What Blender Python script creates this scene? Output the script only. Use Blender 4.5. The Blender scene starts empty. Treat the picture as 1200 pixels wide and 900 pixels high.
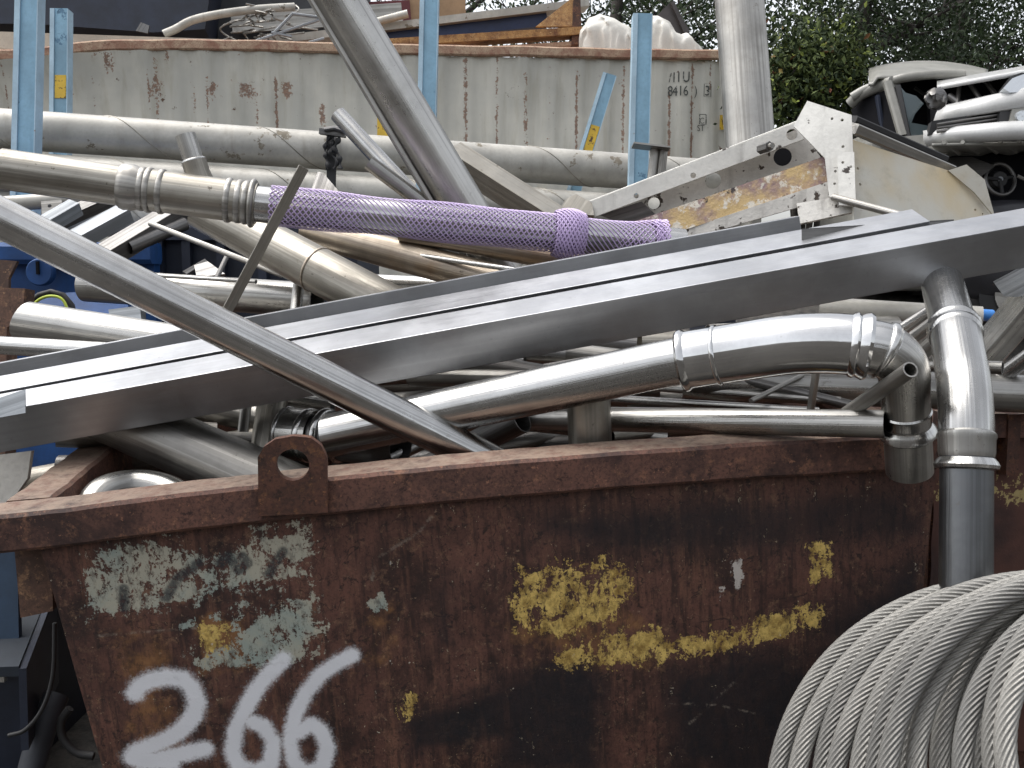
import bpy, bmesh, math, random
import numpy as np
from mathutils import Vector, Matrix, noise as mnoise

random.seed(7); rng = np.random.default_rng(7)
scene = bpy.context.scene
col = scene.collection

# ------------------------------------------------------------------ camera
F = 1167.0; CAMH = 1.56; PITCH = math.radians(5.87)
cam_d = bpy.data.cameras.new('camera'); cam_d.lens = 36.0 * F / 1200.0; cam_d.sensor_width = 36
cam_d.clip_end = 600; cam_d.clip_start = 0.05
cam = bpy.data.objects.new('camera', cam_d); col.objects.link(cam)
cam.location = (0, 0, CAMH); cam.rotation_euler = (math.pi / 2 - PITCH, 0, 0)
scene.camera = cam

# ------------------------------------------------------------------ sky, sun, exposure
SUN_EL, SUN_AZ = math.radians(66), math.radians(-75)      # azimuth from +Y towards +X
world = bpy.data.worlds.new('World'); scene.world = world; world.use_nodes = True
wn = world.node_tree; wn.nodes.clear()
sky = wn.nodes.new('ShaderNodeTexSky'); sky.sky_type = 'NISHITA'; sky.sun_disc = False
sky.sun_elevation = SUN_EL; sky.sun_rotation = SUN_AZ
sky.air_density = 1.0; sky.dust_density = 4.0; sky.ozone_density = 1.0
hs = wn.nodes.new('ShaderNodeHueSaturation'); hs.inputs['Saturation'].default_value = 0.22
bg = wn.nodes.new('ShaderNodeBackground'); bg.inputs['Strength'].default_value = 0.15
wo = wn.nodes.new('ShaderNodeOutputWorld')
wn.links.new(sky.outputs[0], hs.inputs['Color']); wn.links.new(hs.outputs[0], bg.inputs[0]); wn.links.new(bg.outputs[0], wo.inputs[0])
sun_d = bpy.data.lights.new('sun', 'SUN'); sun_d.energy = 0.8; sun_d.angle = math.radians(60); sun_d.color = (1.0, 0.96, 0.9)
sun = bpy.data.objects.new('sun', sun_d); col.objects.link(sun)
sdir = Vector((math.sin(SUN_AZ) * math.cos(SUN_EL), math.cos(SUN_AZ) * math.cos(SUN_EL), math.sin(SUN_EL)))
sun.rotation_euler = sdir.to_track_quat('Z', 'Y').to_euler(); sun.location = sdir * 30
vs = scene.view_settings; vs.view_transform = 'Standard'; vs.look = 'None'; vs.gamma = 1; vs.use_curve_mapping = False
vs.exposure = 1.05

# ------------------------------------------------------------------ geometry helpers
FW = Vector((0, math.cos(PITCH), -math.sin(PITCH))); UP = Vector((0, math.sin(PITCH), math.cos(PITCH))); RT = Vector((1, 0, 0))
C0 = Vector((0, 0, CAMH))
def P(x, y, d):                       # survey point: photo column, row and distance in metres -> place in the yard
    return C0 + (RT * ((x - 600) / F) + UP * ((450 - y) / F) + FW) * d
def W(px, d): return px * d / F       # a width in metres

class MB:
    def __init__(s): s.v = []; s.f = []; s.uv = []
    def add(s, vs, fs, uv=None):
        o = len(s.v); s.v += [Vector(v) for v in vs]; s.f += [tuple(i + o for i in f) for f in fs]
        s.uv += (uv if uv else [(v[0] + .3 * v[1], v[2] + .3 * v[1]) for v in vs])
        return s
    def box(s, c, e, ax=None):        # centre, half extents, axes
        ax = ax or (Vector((1, 0, 0)), Vector((0, 1, 0)), Vector((0, 0, 1))); c = Vector(c)
        vs = [c + ax[0] * e[0] * i + ax[1] * e[1] * j + ax[2] * e[2] * k for k in (-1, 1) for j in (-1, 1) for i in (-1, 1)]
        return s.add(vs, [(0, 2, 3, 1), (4, 5, 7, 6), (0, 1, 5, 4), (2, 6, 7, 3), (0, 4, 6, 2), (1, 3, 7, 5)])
    def build(s, name, mat, parent=None, smooth=40, origin=None):
        me = bpy.data.meshes.new(name)
        if parent is not None: o0 = parent_loc(parent)
        elif origin is not None: o0 = Vector(origin)
        else:
            a = np.array([tuple(v) for v in s.v]); o0 = Vector(((a[:, 0].min() + a[:, 0].max()) / 2, (a[:, 1].min() + a[:, 1].max()) / 2, a[:, 2].min()))
        me.from_pydata([tuple(v - o0) for v in s.v], [], s.f)
        uvl = me.uv_layers.new(name='UVMap')
        li = np.empty(len(me.loops), dtype=np.int32); me.loops.foreach_get('vertex_index', li)
        uvl.data.foreach_set('uv', np.array(s.uv, dtype=np.float32)[li].ravel())
        if smooth is not None:
            me.polygons.foreach_set('use_smooth', [True] * len(me.polygons)); me.set_sharp_from_angle(angle=math.radians(smooth))
        me.validate(); me.update()
        o = bpy.data.objects.new(name, me); col.objects.link(o)
        if mat: me.materials.append(mat)
        if parent is not None: o.parent = parent
        else: o.location = o0
        return o
_ploc = {}
def parent_loc(p):
    l = Vector((0, 0, 0))
    while p is not None: l = l + Vector(p.location); p = p.parent
    return l
def tag(o, label, cat, group=None, kind=None):
    if label: o['label'] = label
    if cat: o['category'] = cat
    if group: o['group'] = group
    if kind: o['kind'] = kind
    elif label: o['kind'] = 'thing'
    return o
def thing(name, label, cat, loc, group=None):
    o = bpy.data.objects.new(name, None); col.objects.link(o); o.location = loc; o.empty_display_size = .1
    return tag(o, label, cat, group)

def frames(pts, closed=False):
    n = len(pts); T = []
    for i in range(n):
        a = pts[i - 1] if (i > 0 or closed) else pts[0]; b = pts[(i + 1) % n] if (i < n - 1 or closed) else pts[-1]
        T.append((b - a).normalized())
    ref = Vector((0, 0, 1)) if abs(T[0].z) < .9 else Vector((0, 1, 0))
    N = [(ref - T[0] * ref.dot(T[0])).normalized()]
    for i in range(1, n):
        q = N[-1] - T[i] * N[-1].dot(T[i]); N.append(q.normalized())
    return T, N, [T[i].cross(N[i]) for i in range(n)]
def sweep(mb, pts, rad, n=28, wall=0.0, u0=0.0):
    """tube along pts; wall > 0 makes it a hollow pipe with open ends, else closed ends"""
    pts = [Vector(p) for p in pts]; m = len(pts)
    rad = [rad] * m if not hasattr(rad, '__len__') else list(rad)
    T, N, B = frames(pts); vs = []; fs = []; uv = []; L = [0]
    for i in range(1, m): L.append(L[-1] + (pts[i] - pts[i - 1]).length)
    def ring(i, r):
        for k in range(n):
            a = 2 * math.pi * k / n
            vs.append(pts[i] + (N[i] * math.cos(a) + B[i] * math.sin(a)) * r)
            uv.append((u0 + L[i], abs(((k / n + .5) % 1) - .5) * 2 * math.pi * .06))
    for i in range(m): ring(i, rad[i])
    if wall > 0:
        for i in range(m - 1, -1, -1): ring(i, rad[i] - wall)
        R = 2 * m
        for i in range(R):
            j = (i + 1) % R
            for k in range(n): q = (k + 1) % n; fs.append((i * n + k, i * n + q, j * n + q, j * n + k))
    else:
        for i in range(m - 1):
            for k in range(n): q = (k + 1) % n; fs.append((i * n + k, i * n + q, (i + 1) * n + q, (i + 1) * n + k))
        fs.append(tuple(range(n - 1, -1, -1))); fs.append(tuple((m - 1) * n + k for k in range(n)))
    fs = [f[::-1] for f in fs]
    return mb.add(vs, fs, uv)
def dense(pts, step=.02):
    out = [Vector(pts[0])]
    for a, b in zip(pts[:-1], pts[1:]):
        a, b = Vector(a), Vector(b); k = max(1, int((b - a).length / step))
        out += [a.lerp(b, i / k) for i in range(1, k + 1)]
    return out
def smoothpath(pts, n=10):
    pts = [Vector(p) for p in pts]; e = [pts[0] * 2 - pts[1]] + pts + [pts[-1] * 2 - pts[-2]]; out = []
    for i in range(1, len(e) - 2):
        p0, p1, p2, p3 = e[i - 1], e[i], e[i + 1], e[i + 2]
        for k in range(n):
            t = k / n
            out.append(.5 * ((2 * p1) + (p2 - p0) * t + (2 * p0 - 5 * p1 + 4 * p2 - p3) * t * t + (3 * p1 - p0 - 3 * p2 + p3) * t ** 3))
    return out + [pts[-1]]
def bentpath(pts, radii, seg=12):
    """polyline with true arcs at the inner corners"""
    pts = [Vector(p) for p in pts]; out = [pts[0]]
    for i in range(1, len(pts) - 1):
        p, a, b = pts[i], (pts[i - 1] - pts[i]).normalized(), (pts[i + 1] - pts[i]).normalized()
        ang = a.angle(b); r = radii[i - 1]; t = min(r / math.tan(ang / 2), .49 * (pts[i - 1] - p).length * 2 * .95, .49 * (pts[i + 1] - p).length * 2 * .95)
        r = t * math.tan(ang / 2); bis = (a + b).normalized(); c = p + bis * (r / math.sin(ang / 2))
        s, e = p + a * t - c, p + b * t - c; ax = s.cross(e).normalized(); tot = s.angle(e)
        for k in range(seg + 1): out.append(c + Matrix.Rotation(tot * k / seg, 3, ax) @ s)
    return out + [pts[-1]]
class Path:
    def __init__(s, pts):
        s.p = [Vector(p) for p in pts]; s.L = [0]
        for a, b in zip(s.p[:-1], s.p[1:]): s.L.append(s.L[-1] + (b - a).length)
    def at(s, t):
        if t <= 0: return s.p[0] + (s.p[0] - s.p[1]).normalized() * (-t)
        for i in range(1, len(s.L)):
            if t <= s.L[i]: return s.p[i - 1].lerp(s.p[i], (t - s.L[i - 1]) / max(1e-9, s.L[i] - s.L[i - 1]))
        return s.p[-1] + (s.p[-1] - s.p[-2]).normalized() * (t - s.L[-1])
    def near(s, x, y):                # arc length of the point closest to a sight line
        d = P(x, y, 1) - C0; d.normalize(); best = (9, 0)
        for k in range(401):
            t = s.L[-1] * k / 400; q = s.at(t) - C0; e = (q - d * q.dot(d)).length
            if e < best[0]: best = (e, t)
        return best[1]
def collar(mb, path, s0, prof, n=36):  # prof: (offset along, radius)
    return sweep(mb, [path.at(s0 + a) for a, r in prof], [r for a, r in prof], n)
def bead(r, h=.006, w=.008, base=None):
    b = base or r
    return [(-w * 1.3, b - .002)] + [(w * math.cos(t), r + h * math.sin(t)) for t in np.linspace(math.pi, 0, 9)] + [(w * 1.3, b - .002)]
def extrude(mb, prof, A, B, up, cap=True):
    """closed 2-D profile (x: sideways towards viewer's right of the axis, y: along up) swept from A to B"""
    A, B = Vector(A), Vector(B); t = (B - A).normalized(); up = Vector(up); up = (up - t * up.dot(t)).normalized(); sd = t.cross(up)
    n = len(prof); vs = [q + sd * x + up * y for q in (A, B) for x, y in prof]; L = (B - A).length
    per = [0]
    for i in range(n): per.append(per[-1] + math.dist(prof[i], prof[(i + 1) % n]))
    uv = [(u, per[i]) for u in (0, L) for i in range(n)]
    fs = [(i, (i + 1) % n, n + (i + 1) % n, n + i) for i in range(n)]
    if cap: fs += [tuple(range(n - 1, -1, -1)), tuple(range(n, 2 * n))]
    ar = sum(prof[i][0] * prof[(i + 1) % n][1] - prof[(i + 1) % n][0] * prof[i][1] for i in range(n))
    if ar < 0: fs = [f[::-1] for f in fs]
    return mb.add(vs, fs, uv)
def chan(w, h, t=.004, lip=0.0):      # C-section open to the back (x<0 is the back), outer w x h, top at y=0
    p = [(-w, 0), (0, 0), (0, -h), (-w, -h), (-w, -h + t), (-t, -h + t), (-t, -t), (-w, -t)]
    return p
def rect(w, h, b=.004): return [(-w / 2 + b, -h / 2), (w / 2 - b, -h / 2), (w / 2, -h / 2 + b), (w / 2, h / 2 - b), (w / 2 - b, h / 2), (-w / 2 + b, h / 2), (-w / 2, h / 2 - b), (-w / 2, -h / 2 + b)]
def plate(mb, pts, th=.006, holes=(), away=None):
    """flat outline of space points (with round holes: centre, radius) given thickness"""
    pts = [Vector(p) for p in pts]; c = sum(pts, Vector()) / len(pts)
    nrm = Vector()
    for i in range(len(pts)): nrm += (pts[i] - c).cross(pts[(i + 1) % len(pts)] - c)
    nrm.normalize()
    back = Vector(away) if away is not None else (c - C0)
    if nrm.dot(back) < 0: nrm = -nrm
    pts = [p - nrm * (p - c).dot(nrm) for p in pts]
    bm = bmesh.new(); edges = []
    def loop(ps):
        vs = [bm.verts.new(p) for p in ps]
        for i in range(len(vs)): edges.append(bm.edges.new((vs[i], vs[(i + 1) % len(vs)])))
    loop(pts)
    ex = (pts[1] - pts[0]).normalized(); ey = nrm.cross(ex)
    for hc, hr in holes:
        hc = Vector(hc); hc = hc - nrm * (hc - c).dot(nrm)
        loop([hc + (ex * math.cos(a) + ey * math.sin(a)) * hr for a in np.linspace(0, 2 * math.pi, 21)[:-1]])
    bmesh.ops.triangle_fill(bm, edges=edges, use_beauty=True, use_dissolve=False, normal=nrm)
    for f in bm.faces:
        if f.normal.dot(nrm) > 0: f.normal_flip()
    r = bmesh.ops.extrude_face_region(bm, geom=list(bm.faces)); 
    # keep the front: extruded copy goes back
    orig = [f for f in bm.faces]
    for v in [g for g in r['geom'] if isinstance(g, bmesh.types.BMVert)]: v.co += nrm * th
    bmesh.ops.recalc_face_normals(bm, faces=bm.faces)
    bm.verts.index_update()
    vs = [v.co.copy() for v in bm.verts]; fs = [tuple(v.index for v in f.verts) for f in bm.faces]
    uv = [((v - c).dot(ex), (v - c).dot(ey)) for v in vs]
    bm.free(); return mb.add(vs, fs, uv)
def grid(mb, fn, nu, nv, closed_u=False):
    vs = [fn(i / nu if closed_u else i / (nu - 1), j / (nv - 1)) for j in range(nv) for i in range(nu)]
    fs = []
    for j in range(nv - 1):
        for i in range(nu if closed_u else nu - 1):
            k = (i + 1) % nu; fs.append((j * nu + i, j * nu + k, (j + 1) * nu + k, (j + 1) * nu + i))
    return mb.add(vs, fs)

# ------------------------------------------------------------------ material helpers
class NT:
    def __init__(s, name):
        s.m = bpy.data.materials.new(name); s.m.use_nodes = True; s.t = s.m.node_tree; s.t.nodes.clear()
        s.out = s.n('ShaderNodeOutputMaterial'); s.b = s.n('ShaderNodeBsdfPrincipled'); s.t.links.new(s.b.outputs[0], s.out.inputs[0])
        s._c = {}
    def n(s, k): return s.t.nodes.new(k)
    def link(s, v, sock):
        if isinstance(v, bpy.types.NodeSocket): s.t.links.new(v, sock)
        elif hasattr(v, '__len__'): sock.default_value = (*v, 1.0) if (len(v) == 3 and len(sock.default_value) == 4) else v
        else: sock.default_value = v
    def coord(s, which='Object', scale=(1, 1, 1)):
        key = (which, scale)
        if key not in s._c:
            tc = s.n('ShaderNodeTexCoord'); mp = s.n('ShaderNodeMapping'); mp.inputs['Scale'].default_value = scale
            oi = s.n('ShaderNodeObjectInfo'); mu = s.n('ShaderNodeMath'); mu.operation = 'MULTIPLY'; mu.inputs[1].default_value = 37.0
            s.t.links.new(oi.outputs['Random'], mu.inputs[0]); s.t.links.new(mu.outputs[0], mp.inputs['Location'])
            s.t.links.new(tc.outputs[which], mp.inputs['Vector']); s._c[key] = mp.outputs[0]
        return s._c[key]
    def rnd(s): return s.n('ShaderNodeObjectInfo').outputs['Random']
    def noise(s, scale=5, detail=4, rough=.55, co=None, dist=0.0):
        k = s.n('ShaderNodeTexNoise'); k.inputs['Scale'].default_value = scale; k.inputs['Detail'].default_value = detail
        k.inputs['Roughness'].default_value = rough; k.inputs['Distortion'].default_value = dist
        s.t.links.new(co if co is not None else s.coord(), k.inputs['Vector']); return k.outputs['Fac']
    def vor(s, scale, co=None, feat='F1'):
        k = s.n('ShaderNodeTexVoronoi'); k.feature = feat; k.inputs['Scale'].default_value = scale
        s.t.links.new(co if co is not None else s.coord(), k.inputs['Vector']); return k.outputs['Distance']
    def math(s, op, a, b=0.0, clamp=False):
        k = s.n('ShaderNodeMath'); k.operation = op; k.use_clamp = clamp; s.link(a, k.inputs[0]); s.link(b, k.inputs[1]); return k.outputs[0]
    def map(s, v, a, b, c=0.0, d=1.0):
        k = s.n('ShaderNodeMapRange'); k.interpolation_type = 'SMOOTHSTEP'; s.link(v, k.inputs[0])
        for i, x in enumerate((a, b, c, d)): k.inputs[i + 1].default_value = x
        return k.outputs[0]
    def mix(s, f, a, b, mode='MIX'):
        k = s.n('ShaderNodeMix'); k.data_type = 'RGBA'; k.blend_type = mode
        s.link(f, k.inputs[0]); s.link(a, k.inputs[6]); s.link(b, k.inputs[7]); return k.outputs[2]
    def mixf(s, f, a, b):
        k = s.n('ShaderNodeMix'); s.link(f, k.inputs[0]); s.link(a, k.inputs[2]); s.link(b, k.inputs[3]); return k.outputs[0]
    def attr(s, name):
        k = s.n('ShaderNodeAttribute'); k.attribute_name = name; return k.outputs['Fac']
    def set(s, **kw):
        for k, v in kw.items(): s.link(v, s.b.inputs[k.replace('_', ' ')])
    def bump(s, h, strength=.3, dist=.01, prev=None):
        k = s.n('ShaderNodeBump'); k.inputs['Strength'].default_value = strength; k.inputs['Distance'].default_value = dist
        s.t.links.new(h, k.inputs['Height'])
        if prev is not None: s.t.links.new(prev, k.inputs['Normal'])
        s.t.links.new(k.outputs[0], s.b.inputs['Normal']); return k.outputs[0]

def steel(name, base, r0=.2, r1=.42, dirt=.25, dirtcol=(.10, .085, .065), bump=.25, stain=None, metal=1.0, wave=1.0, streaks=1.0):
    m = NT(name); ob = m.coord('Object')
    streak = m.noise(1.0, 6, .65, m.coord('UV', (.35, 48, 1))); streak2 = m.noise(1.0, 4, .6, m.coord('UV', (5, 150, 1))); blot = m.noise(5, 6, .65, ob); fine = m.noise(120, 4, .65, ob)
    tone = m.mix(m.map(blot, .35, .68), tuple(c * .78 for c in base), tuple(min(1, c * 1.06) for c in base))
    tone = m.mix(m.math('MULTIPLY', m.map(streak, .46, .58), .6 * streaks), tone, tuple(c * .42 for c in base))  # dark lengthwise bands in the colour imitate reflections along the metal
    tone = m.mix(m.math('MULTIPLY', m.map(streak2, .5, .75), .3 * streaks), tone, tuple(c * .6 for c in base))
    tone = m.mix(m.math('MULTIPLY', m.rnd(), .35), tone, tuple(c * .72 for c in base))
    if stain: tone = m.mix(m.math('MULTIPLY', m.map(m.noise(3.2, 4, .6, ob), .5, .72), .75), tone, stain)
    speck = m.map(m.noise(22, 8, .75, ob), .63, .68); film = m.map(m.noise(4, 7, .68, ob), .46, .78); dots = m.map(m.noise(75, 3, .6, ob), .69, .74)
    d = m.math('MULTIPLY', m.math('MAXIMUM', m.math('MAXIMUM', speck, dots), m.math('MULTIPLY', film, .6)), dirt * 2, True)
    m.set(Base_Color=m.mix(d, tone, dirtcol), Metallic=m.mixf(d, metal, metal * .35),
          Roughness=m.math('ADD', m.mixf(m.map(m.math('ADD', m.math('MULTIPLY', streak, .6), m.math('MULTIPLY', blot, .4)), .38, .62), r0, r1), m.math('ADD', m.math('MULTIPLY', d, .25), m.math('MULTIPLY', m.math('SUBTRACT', fine, .5), .12)), True))
    b1 = m.bump(m.math('ADD', m.math('MULTIPLY', streak2, .4), m.math('MULTIPLY', fine, .25)), bump * .5, .0015)
    b2 = m.bump(streak, min(1, bump * 1.6 * streaks), .005, b1)
    m.bump(m.noise(3.5, 3, .5, ob), bump * wave, .010, b2)
    return m.m
def painted(name, base, rough=.5, var=.25, chip=None, chipat=.66, chipscale=9, bump=.15, metal=0.0, streaks=0.0, scale=4, coat=0.0):
    m = NT(name); ob = m.coord('Object'); a = m.noise(scale, 5, .6, ob); f = m.noise(60, 4, .6, ob)
    c = m.mix(m.map(a, .3, .7), tuple(x * (1 - var) for x in base), tuple(min(1, x * (1 + var * .6)) for x in base))
    c = m.mix(m.math('MULTIPLY', m.map(f, .4, .75), .25), c, tuple(x * .6 for x in base))
    if streaks:
        s = m.noise(1, 5, .6, m.coord('Object', (14, 14, 1.2))); c = m.mix(m.math('MULTIPLY', m.map(s, .5, .75), streaks), c, chip or (.1, .08, .06))
    h = f
    r = rough
    if chip:
        k = m.map(m.math('ADD', m.noise(chipscale, 8, .68, ob), m.math('MULTIPLY', m.math('SUBTRACT', f, .5), .12)), chipat, chipat + .03)
        c2 = m.mix(m.noise(25, 3, .5, ob), tuple(x * .55 for x in chip), tuple(min(1, x * 1.4) for x in chip)); c = m.mix(k, c, c2); r = m.mixf(k, rough, .85)
        h = m.math('SUBTRACT', f, m.math('MULTIPLY', k, 1.5))
    m.set(Base_Color=c, Roughness=r, Metallic=metal); m.bump(h, bump, .004)
    if coat: m.set(Coat_Weight=coat)
    return m.m
def rusty(name, dark=(.035, .017, .012), mid=(.11, .045, .028), hot=(.23, .10, .04), bump=.5, sc=5, dust=0.0):
    m = NT(name); ob = m.coord('Object'); a = m.noise(sc, 10, .72, ob, .4); b = m.noise(sc * 5, 8, .74, ob); f = m.noise(130, 5, .7, ob)
    c = m.mix(m.map(a, .36, .60), dark, mid); c = m.mix(m.math('MULTIPLY', m.map(b, .52, .66), .75), c, hot); c = m.mix(m.math('MULTIPLY', m.map(f, .46, .62), .6), c, dark)
    c = m.mix(m.math('MULTIPLY', m.map(m.noise(sc * 9, 7, .75, ob), .57, .62), .7), c, tuple(x * .5 for x in dark)); c = m.mix(m.math('MULTIPLY', m.map(m.noise(sc * 12, 6, .7, ob), .62, .67), .6), c, tuple(min(1, x * 1.5) for x in hot))
    if dust:
        g = m.n('ShaderNodeNewGeometry'); sx = m.n('ShaderNodeSeparateXYZ'); m.t.links.new(g.outputs['Normal'], sx.inputs[0])
        c = m.mix(m.math('MULTIPLY', m.math('MULTIPLY', m.map(sx.outputs['Z'], .6, .95), m.map(b, .3, .6)), dust), c, (.24, .18, .135))
    m.set(Base_Color=c, Roughness=m.mixf(a, .62, .9)); m.bump(m.math('ADD', a, m.math('MULTIPLY', f, .35)), bump, .006)
    return m.m
def plain(name, base, rough=.6, metal=0.0, spec=.5):
    m = NT(name); n = m.noise(12, 4); m.set(Base_Color=m.mix(n, tuple(x * .75 for x in base), tuple(min(1, x * 1.2) for x in base)), Roughness=rough, Metallic=metal, Specular_IOR_Level=spec)
    m.bump(n, .08, .005); return m.m

MAT = {}
MAT['grey_pipe'] = steel('dull_grey_pipe_steel', (.19, .197, .205), .34, .46, .12)  # base darkened to imitate the dark surroundings the downpipe reflects
MAT['steel'] = steel('dull_stainless_steel', (.50, .49, .465), .24, .42, .22)
MAT['bright'] = steel('bright_stainless_steel', (.58, .575, .56), .14, .28, .14, bump=.2)
MAT['chrome'] = steel('polished_stainless_steel', (.66, .66, .655), .03, .09, .05, bump=.3, streaks=.15)
MAT['matte'] = steel('matte_grey_pipe_metal', (.45, .435, .405), .38, .55, .28)
MAT['dirty'] = steel('soiled_stainless_steel', (.43, .405, .355), .3, .5, .4)
MAT['brown'] = steel('heat_stained_steel', (.50, .43, .35), .3, .5, .35, stain=(.30, .2, .12))
MAT['plastic_pipe'] = painted('pale_weathered_pipe', (.42, .405, .365), .42, .22, (.20, .175, .135), .62, 7, .15, metal=.15, streaks=.4)
MAT['beam'] = steel('grey_sheet_steel', (.44, .45, .47), .36, .46, .12, bump=.08, wave=.5, streaks=.25)
MAT['galv'] = steel('galvanised_sheet', (.33, .355, .38), .5, .65, .2, metal=.45)
MAT['dark_metal'] = steel('dark_steel', (.22, .215, .21), .35, .55, .3)
MAT['blue'] = painted('light_blue_post_paint', (.20, .36, .48), .5, .32, (.10, .19, .28), .60, 6, .2, streaks=.45, scale=2.5)
MAT['blue_edge'] = painted('worn_blue_edge_paint', (.36, .50, .60), .5, .2, (.3, .2, .15), .68, 10)
MAT['deep_blue'] = painted('deep_blue_machine_paint', (.010, .065, .22), .65, .35, (.02, .03, .06), .62, 6)
MAT['navy'] = painted('dark_navy_paint', (.014, .02, .038), .55, .4)
MAT['sticker'] = painted('yellow_sticker', (.55, .36, .03), .55, .2, (.08, .05, .03), .57, 30)
MAT['rust'] = rusty('brown_rust', dust=.0)
MAT['rim'] = rusty('dusty_rim_rust', (.038, .019, .016), (.15, .070, .050), (.25, .12, .07), dust=.8)
MAT['rust_light'] = rusty('light_brown_rust', (.07, .04, .03), (.19, .1, .065), (.3, .17, .09))
MAT['black'] = plain('black_rubber', (.015, .015, .016), .6)
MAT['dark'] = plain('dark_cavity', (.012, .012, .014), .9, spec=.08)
MAT['white_paint'] = painted('white_vehicle_paint', (.56, .56, .55), .3, .10, (.2, .18, .15), .70, 8, .05, coat=.4)
MAT['cream_paint'] = painted('cream_vehicle_paint', (.25, .245, .22), .4, .25, (.10, .09, .07), .66, 6, .1, coat=.15)
MAT['frame_white'] = painted('chipped_white_paint', (.66, .65, .61), .5, .15, (.06, .05, .045), .61, 11, .3, streaks=.4)
MAT['frame_web'] = painted('flaking_white_paint', (.60, .58, .54), .6, .2, (.06, .045, .035), .57, 16, .5, streaks=.55)
m = NT('yellowed_panel_paint'); ob = m.coord('Object'); a = m.noise(2.2, 4, .55, ob); b = m.noise(12, 7, .7, ob); f = m.noise(60, 4, .65, ob)
c = m.mix(m.map(a, .36, .62), (.47, .46, .41), (.46, .37, .22)); c = m.mix(m.math('MULTIPLY', m.map(b, .5, .7), .45), c, (.30, .27, .21)); c = m.mix(m.map(m.noise(9, 9, .75, ob), .66, .68), c, (.10, .075, .05)); m.set(Base_Color=c, Roughness=m.mixf(b, .3, .55)); m.bump(m.math('ADD', a, m.math('MULTIPLY', f, .1)), .25, .02); MAT['panel_cream'] = m.m
MAT['bag'] = painted('dusty_white_sheeting', (.62, .60, .55), .6, .12, None, bump=.5)

# ================================================================== SETTING: ground
def ground_z(x, y):
    z = .5 * max(0, min(1, (y - 4.5) / 2.5)) + 1.0 * max(0, min(1, (y - 7.5) / 1.5))      # yard rises to a terrace behind the skip
    z += 3.6 * max(0, min(1, (-y - 2.6) / 5.0))                                            # unseen bank added behind the viewer to darken front light and reflections
    return z + .05 * mnoise.noise(Vector((x * .5, y * .5, 0))) * (1 if abs(y - 2) > 2 else .3)
mb = MB(); xs = [-150, -80, -40, -25] + list(np.linspace(-16, 16, 81)) + [25, 40, 80, 150]; ys = [-150, -60, -25] + list(np.linspace(-12, 30, 106)) + [45, 80, 160]
vs = [(x, y, ground_z(x, y)) for y in ys for x in xs]; nx = len(xs)
mb.add(vs, [(j * nx + i, j * nx + i + 1, (j + 1) * nx + i + 1, (j + 1) * nx + i) for j in range(len(ys) - 1) for i in range(nx - 1)])
m = NT('oily_dirt_ground'); a = m.noise(1.3, 6); b = m.noise(14, 6, .65); 
m.set(Base_Color=m.mix(m.map(b, .4, .65), m.mix(a, (.035, .032, .03), (.08, .073, .062)), (.02, .019, .018)), Roughness=m.mixf(a, .6, .95)); m.bump(b, .6, .03)
tag(mb.build('ground', m.m, origin=(0, 0, 0)), None, None, kind='structure')

# ================================================================== RUSTY SKIP
SA, SB = P(30, 602, 2.28), P(1100, 509, 2.46)
su = (SB - SA).normalized(); v0 = Vector((-math.sin(math.radians(8)), math.cos(math.radians(8)), math.tan(math.radians(4.5))))
sv = (v0 - su * v0.dot(su)).normalized(); sw = su.cross(sv); SL = (SB - SA).length
def S(a, b, c): return SA + su * a + sv * b + sw * c
PB = .035                                                    # setback of the front panel
def on_panel(x, y, b=PB):
    d = P(x, y, 1) - C0; t = (SA + sv * b - C0).dot(sv) / d.dot(sv); q = C0 + d * t - SA
    return np.array((q.dot(su), q.dot(sw)))
skip = thing('rusty_skip', 'rusty brown steel skip marked 266 in white spray paint, heaped with steel pipes', 'skip', S(SL / 2, .8, -1.12))
SD = 1.62                                                    # depth
H = 1.08
# --- front panel with paint masks
NU, NV = 420, 230
rows = np.concatenate([np.linspace(-.045, -.80, NV - 8), np.linspace(-.84, -H, 8)])
tl, tr = on_panel(47, 645)[0], on_panel(1098, 560)[0]
A_ = np.zeros((NV, NU)); C_ = np.zeros((NV, NU))
for j, c in enumerate(rows):
    l = tl + (-.08 - c) * math.tan(math.radians(6.3)); r = tr - (-.08 - c) * math.tan(math.radians(5.5))
    A_[j] = np.linspace(l, r, NU); C_[j] = c
def vnoise(x, y, seed=0):
    r = np.random.default_rng(seed).random((256, 256)); xi = np.floor(x).astype(int); yi = np.floor(y).astype(int); fx = x - xi; fy = y - yi
    fx = fx * fx * (3 - 2 * fx); fy = fy * fy * (3 - 2 * fy); g = lambda i, j: r[i % 256, j % 256]
    return (g(xi, yi) * (1 - fx) + g(xi + 1, yi) * fx) * (1 - fy) + (g(xi, yi + 1) * (1 - fx) + g(xi + 1, yi + 1) * fx) * fy
def fbm(x, y, seed=0, o=5): 
    s = 0; w = .5
    for k in range(o): s = s + w * vnoise(x * 2 ** k, y * 2 ** k, seed + k); w *= .5
    return s / (1 - .5 ** o)
def sm(x, a, b): t = np.clip((x - a) / (b - a), 0, 1); return t * t * (3 - 2 * t)
def strokes(poly, A=None, C=None):                            # distance (m) to a polyline given in photo survey points
    A = A_ if A is None else A; C = C_ if C is None else C
    pts = [on_panel(*p) for p in poly]; best = np.full(A.shape, 9.0)
    for p, q in zip(pts[:-1], pts[1:]):
        d = q - p; L = max(1e-9, d @ d); t = np.clip(((A - p[0]) * d[0] + (C - p[1]) * d[1]) / L, 0, 1)
        best = np.minimum(best, np.hypot(A - p[0] - t * d[0], C - p[1] - t * d[1]))
    return best
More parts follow.
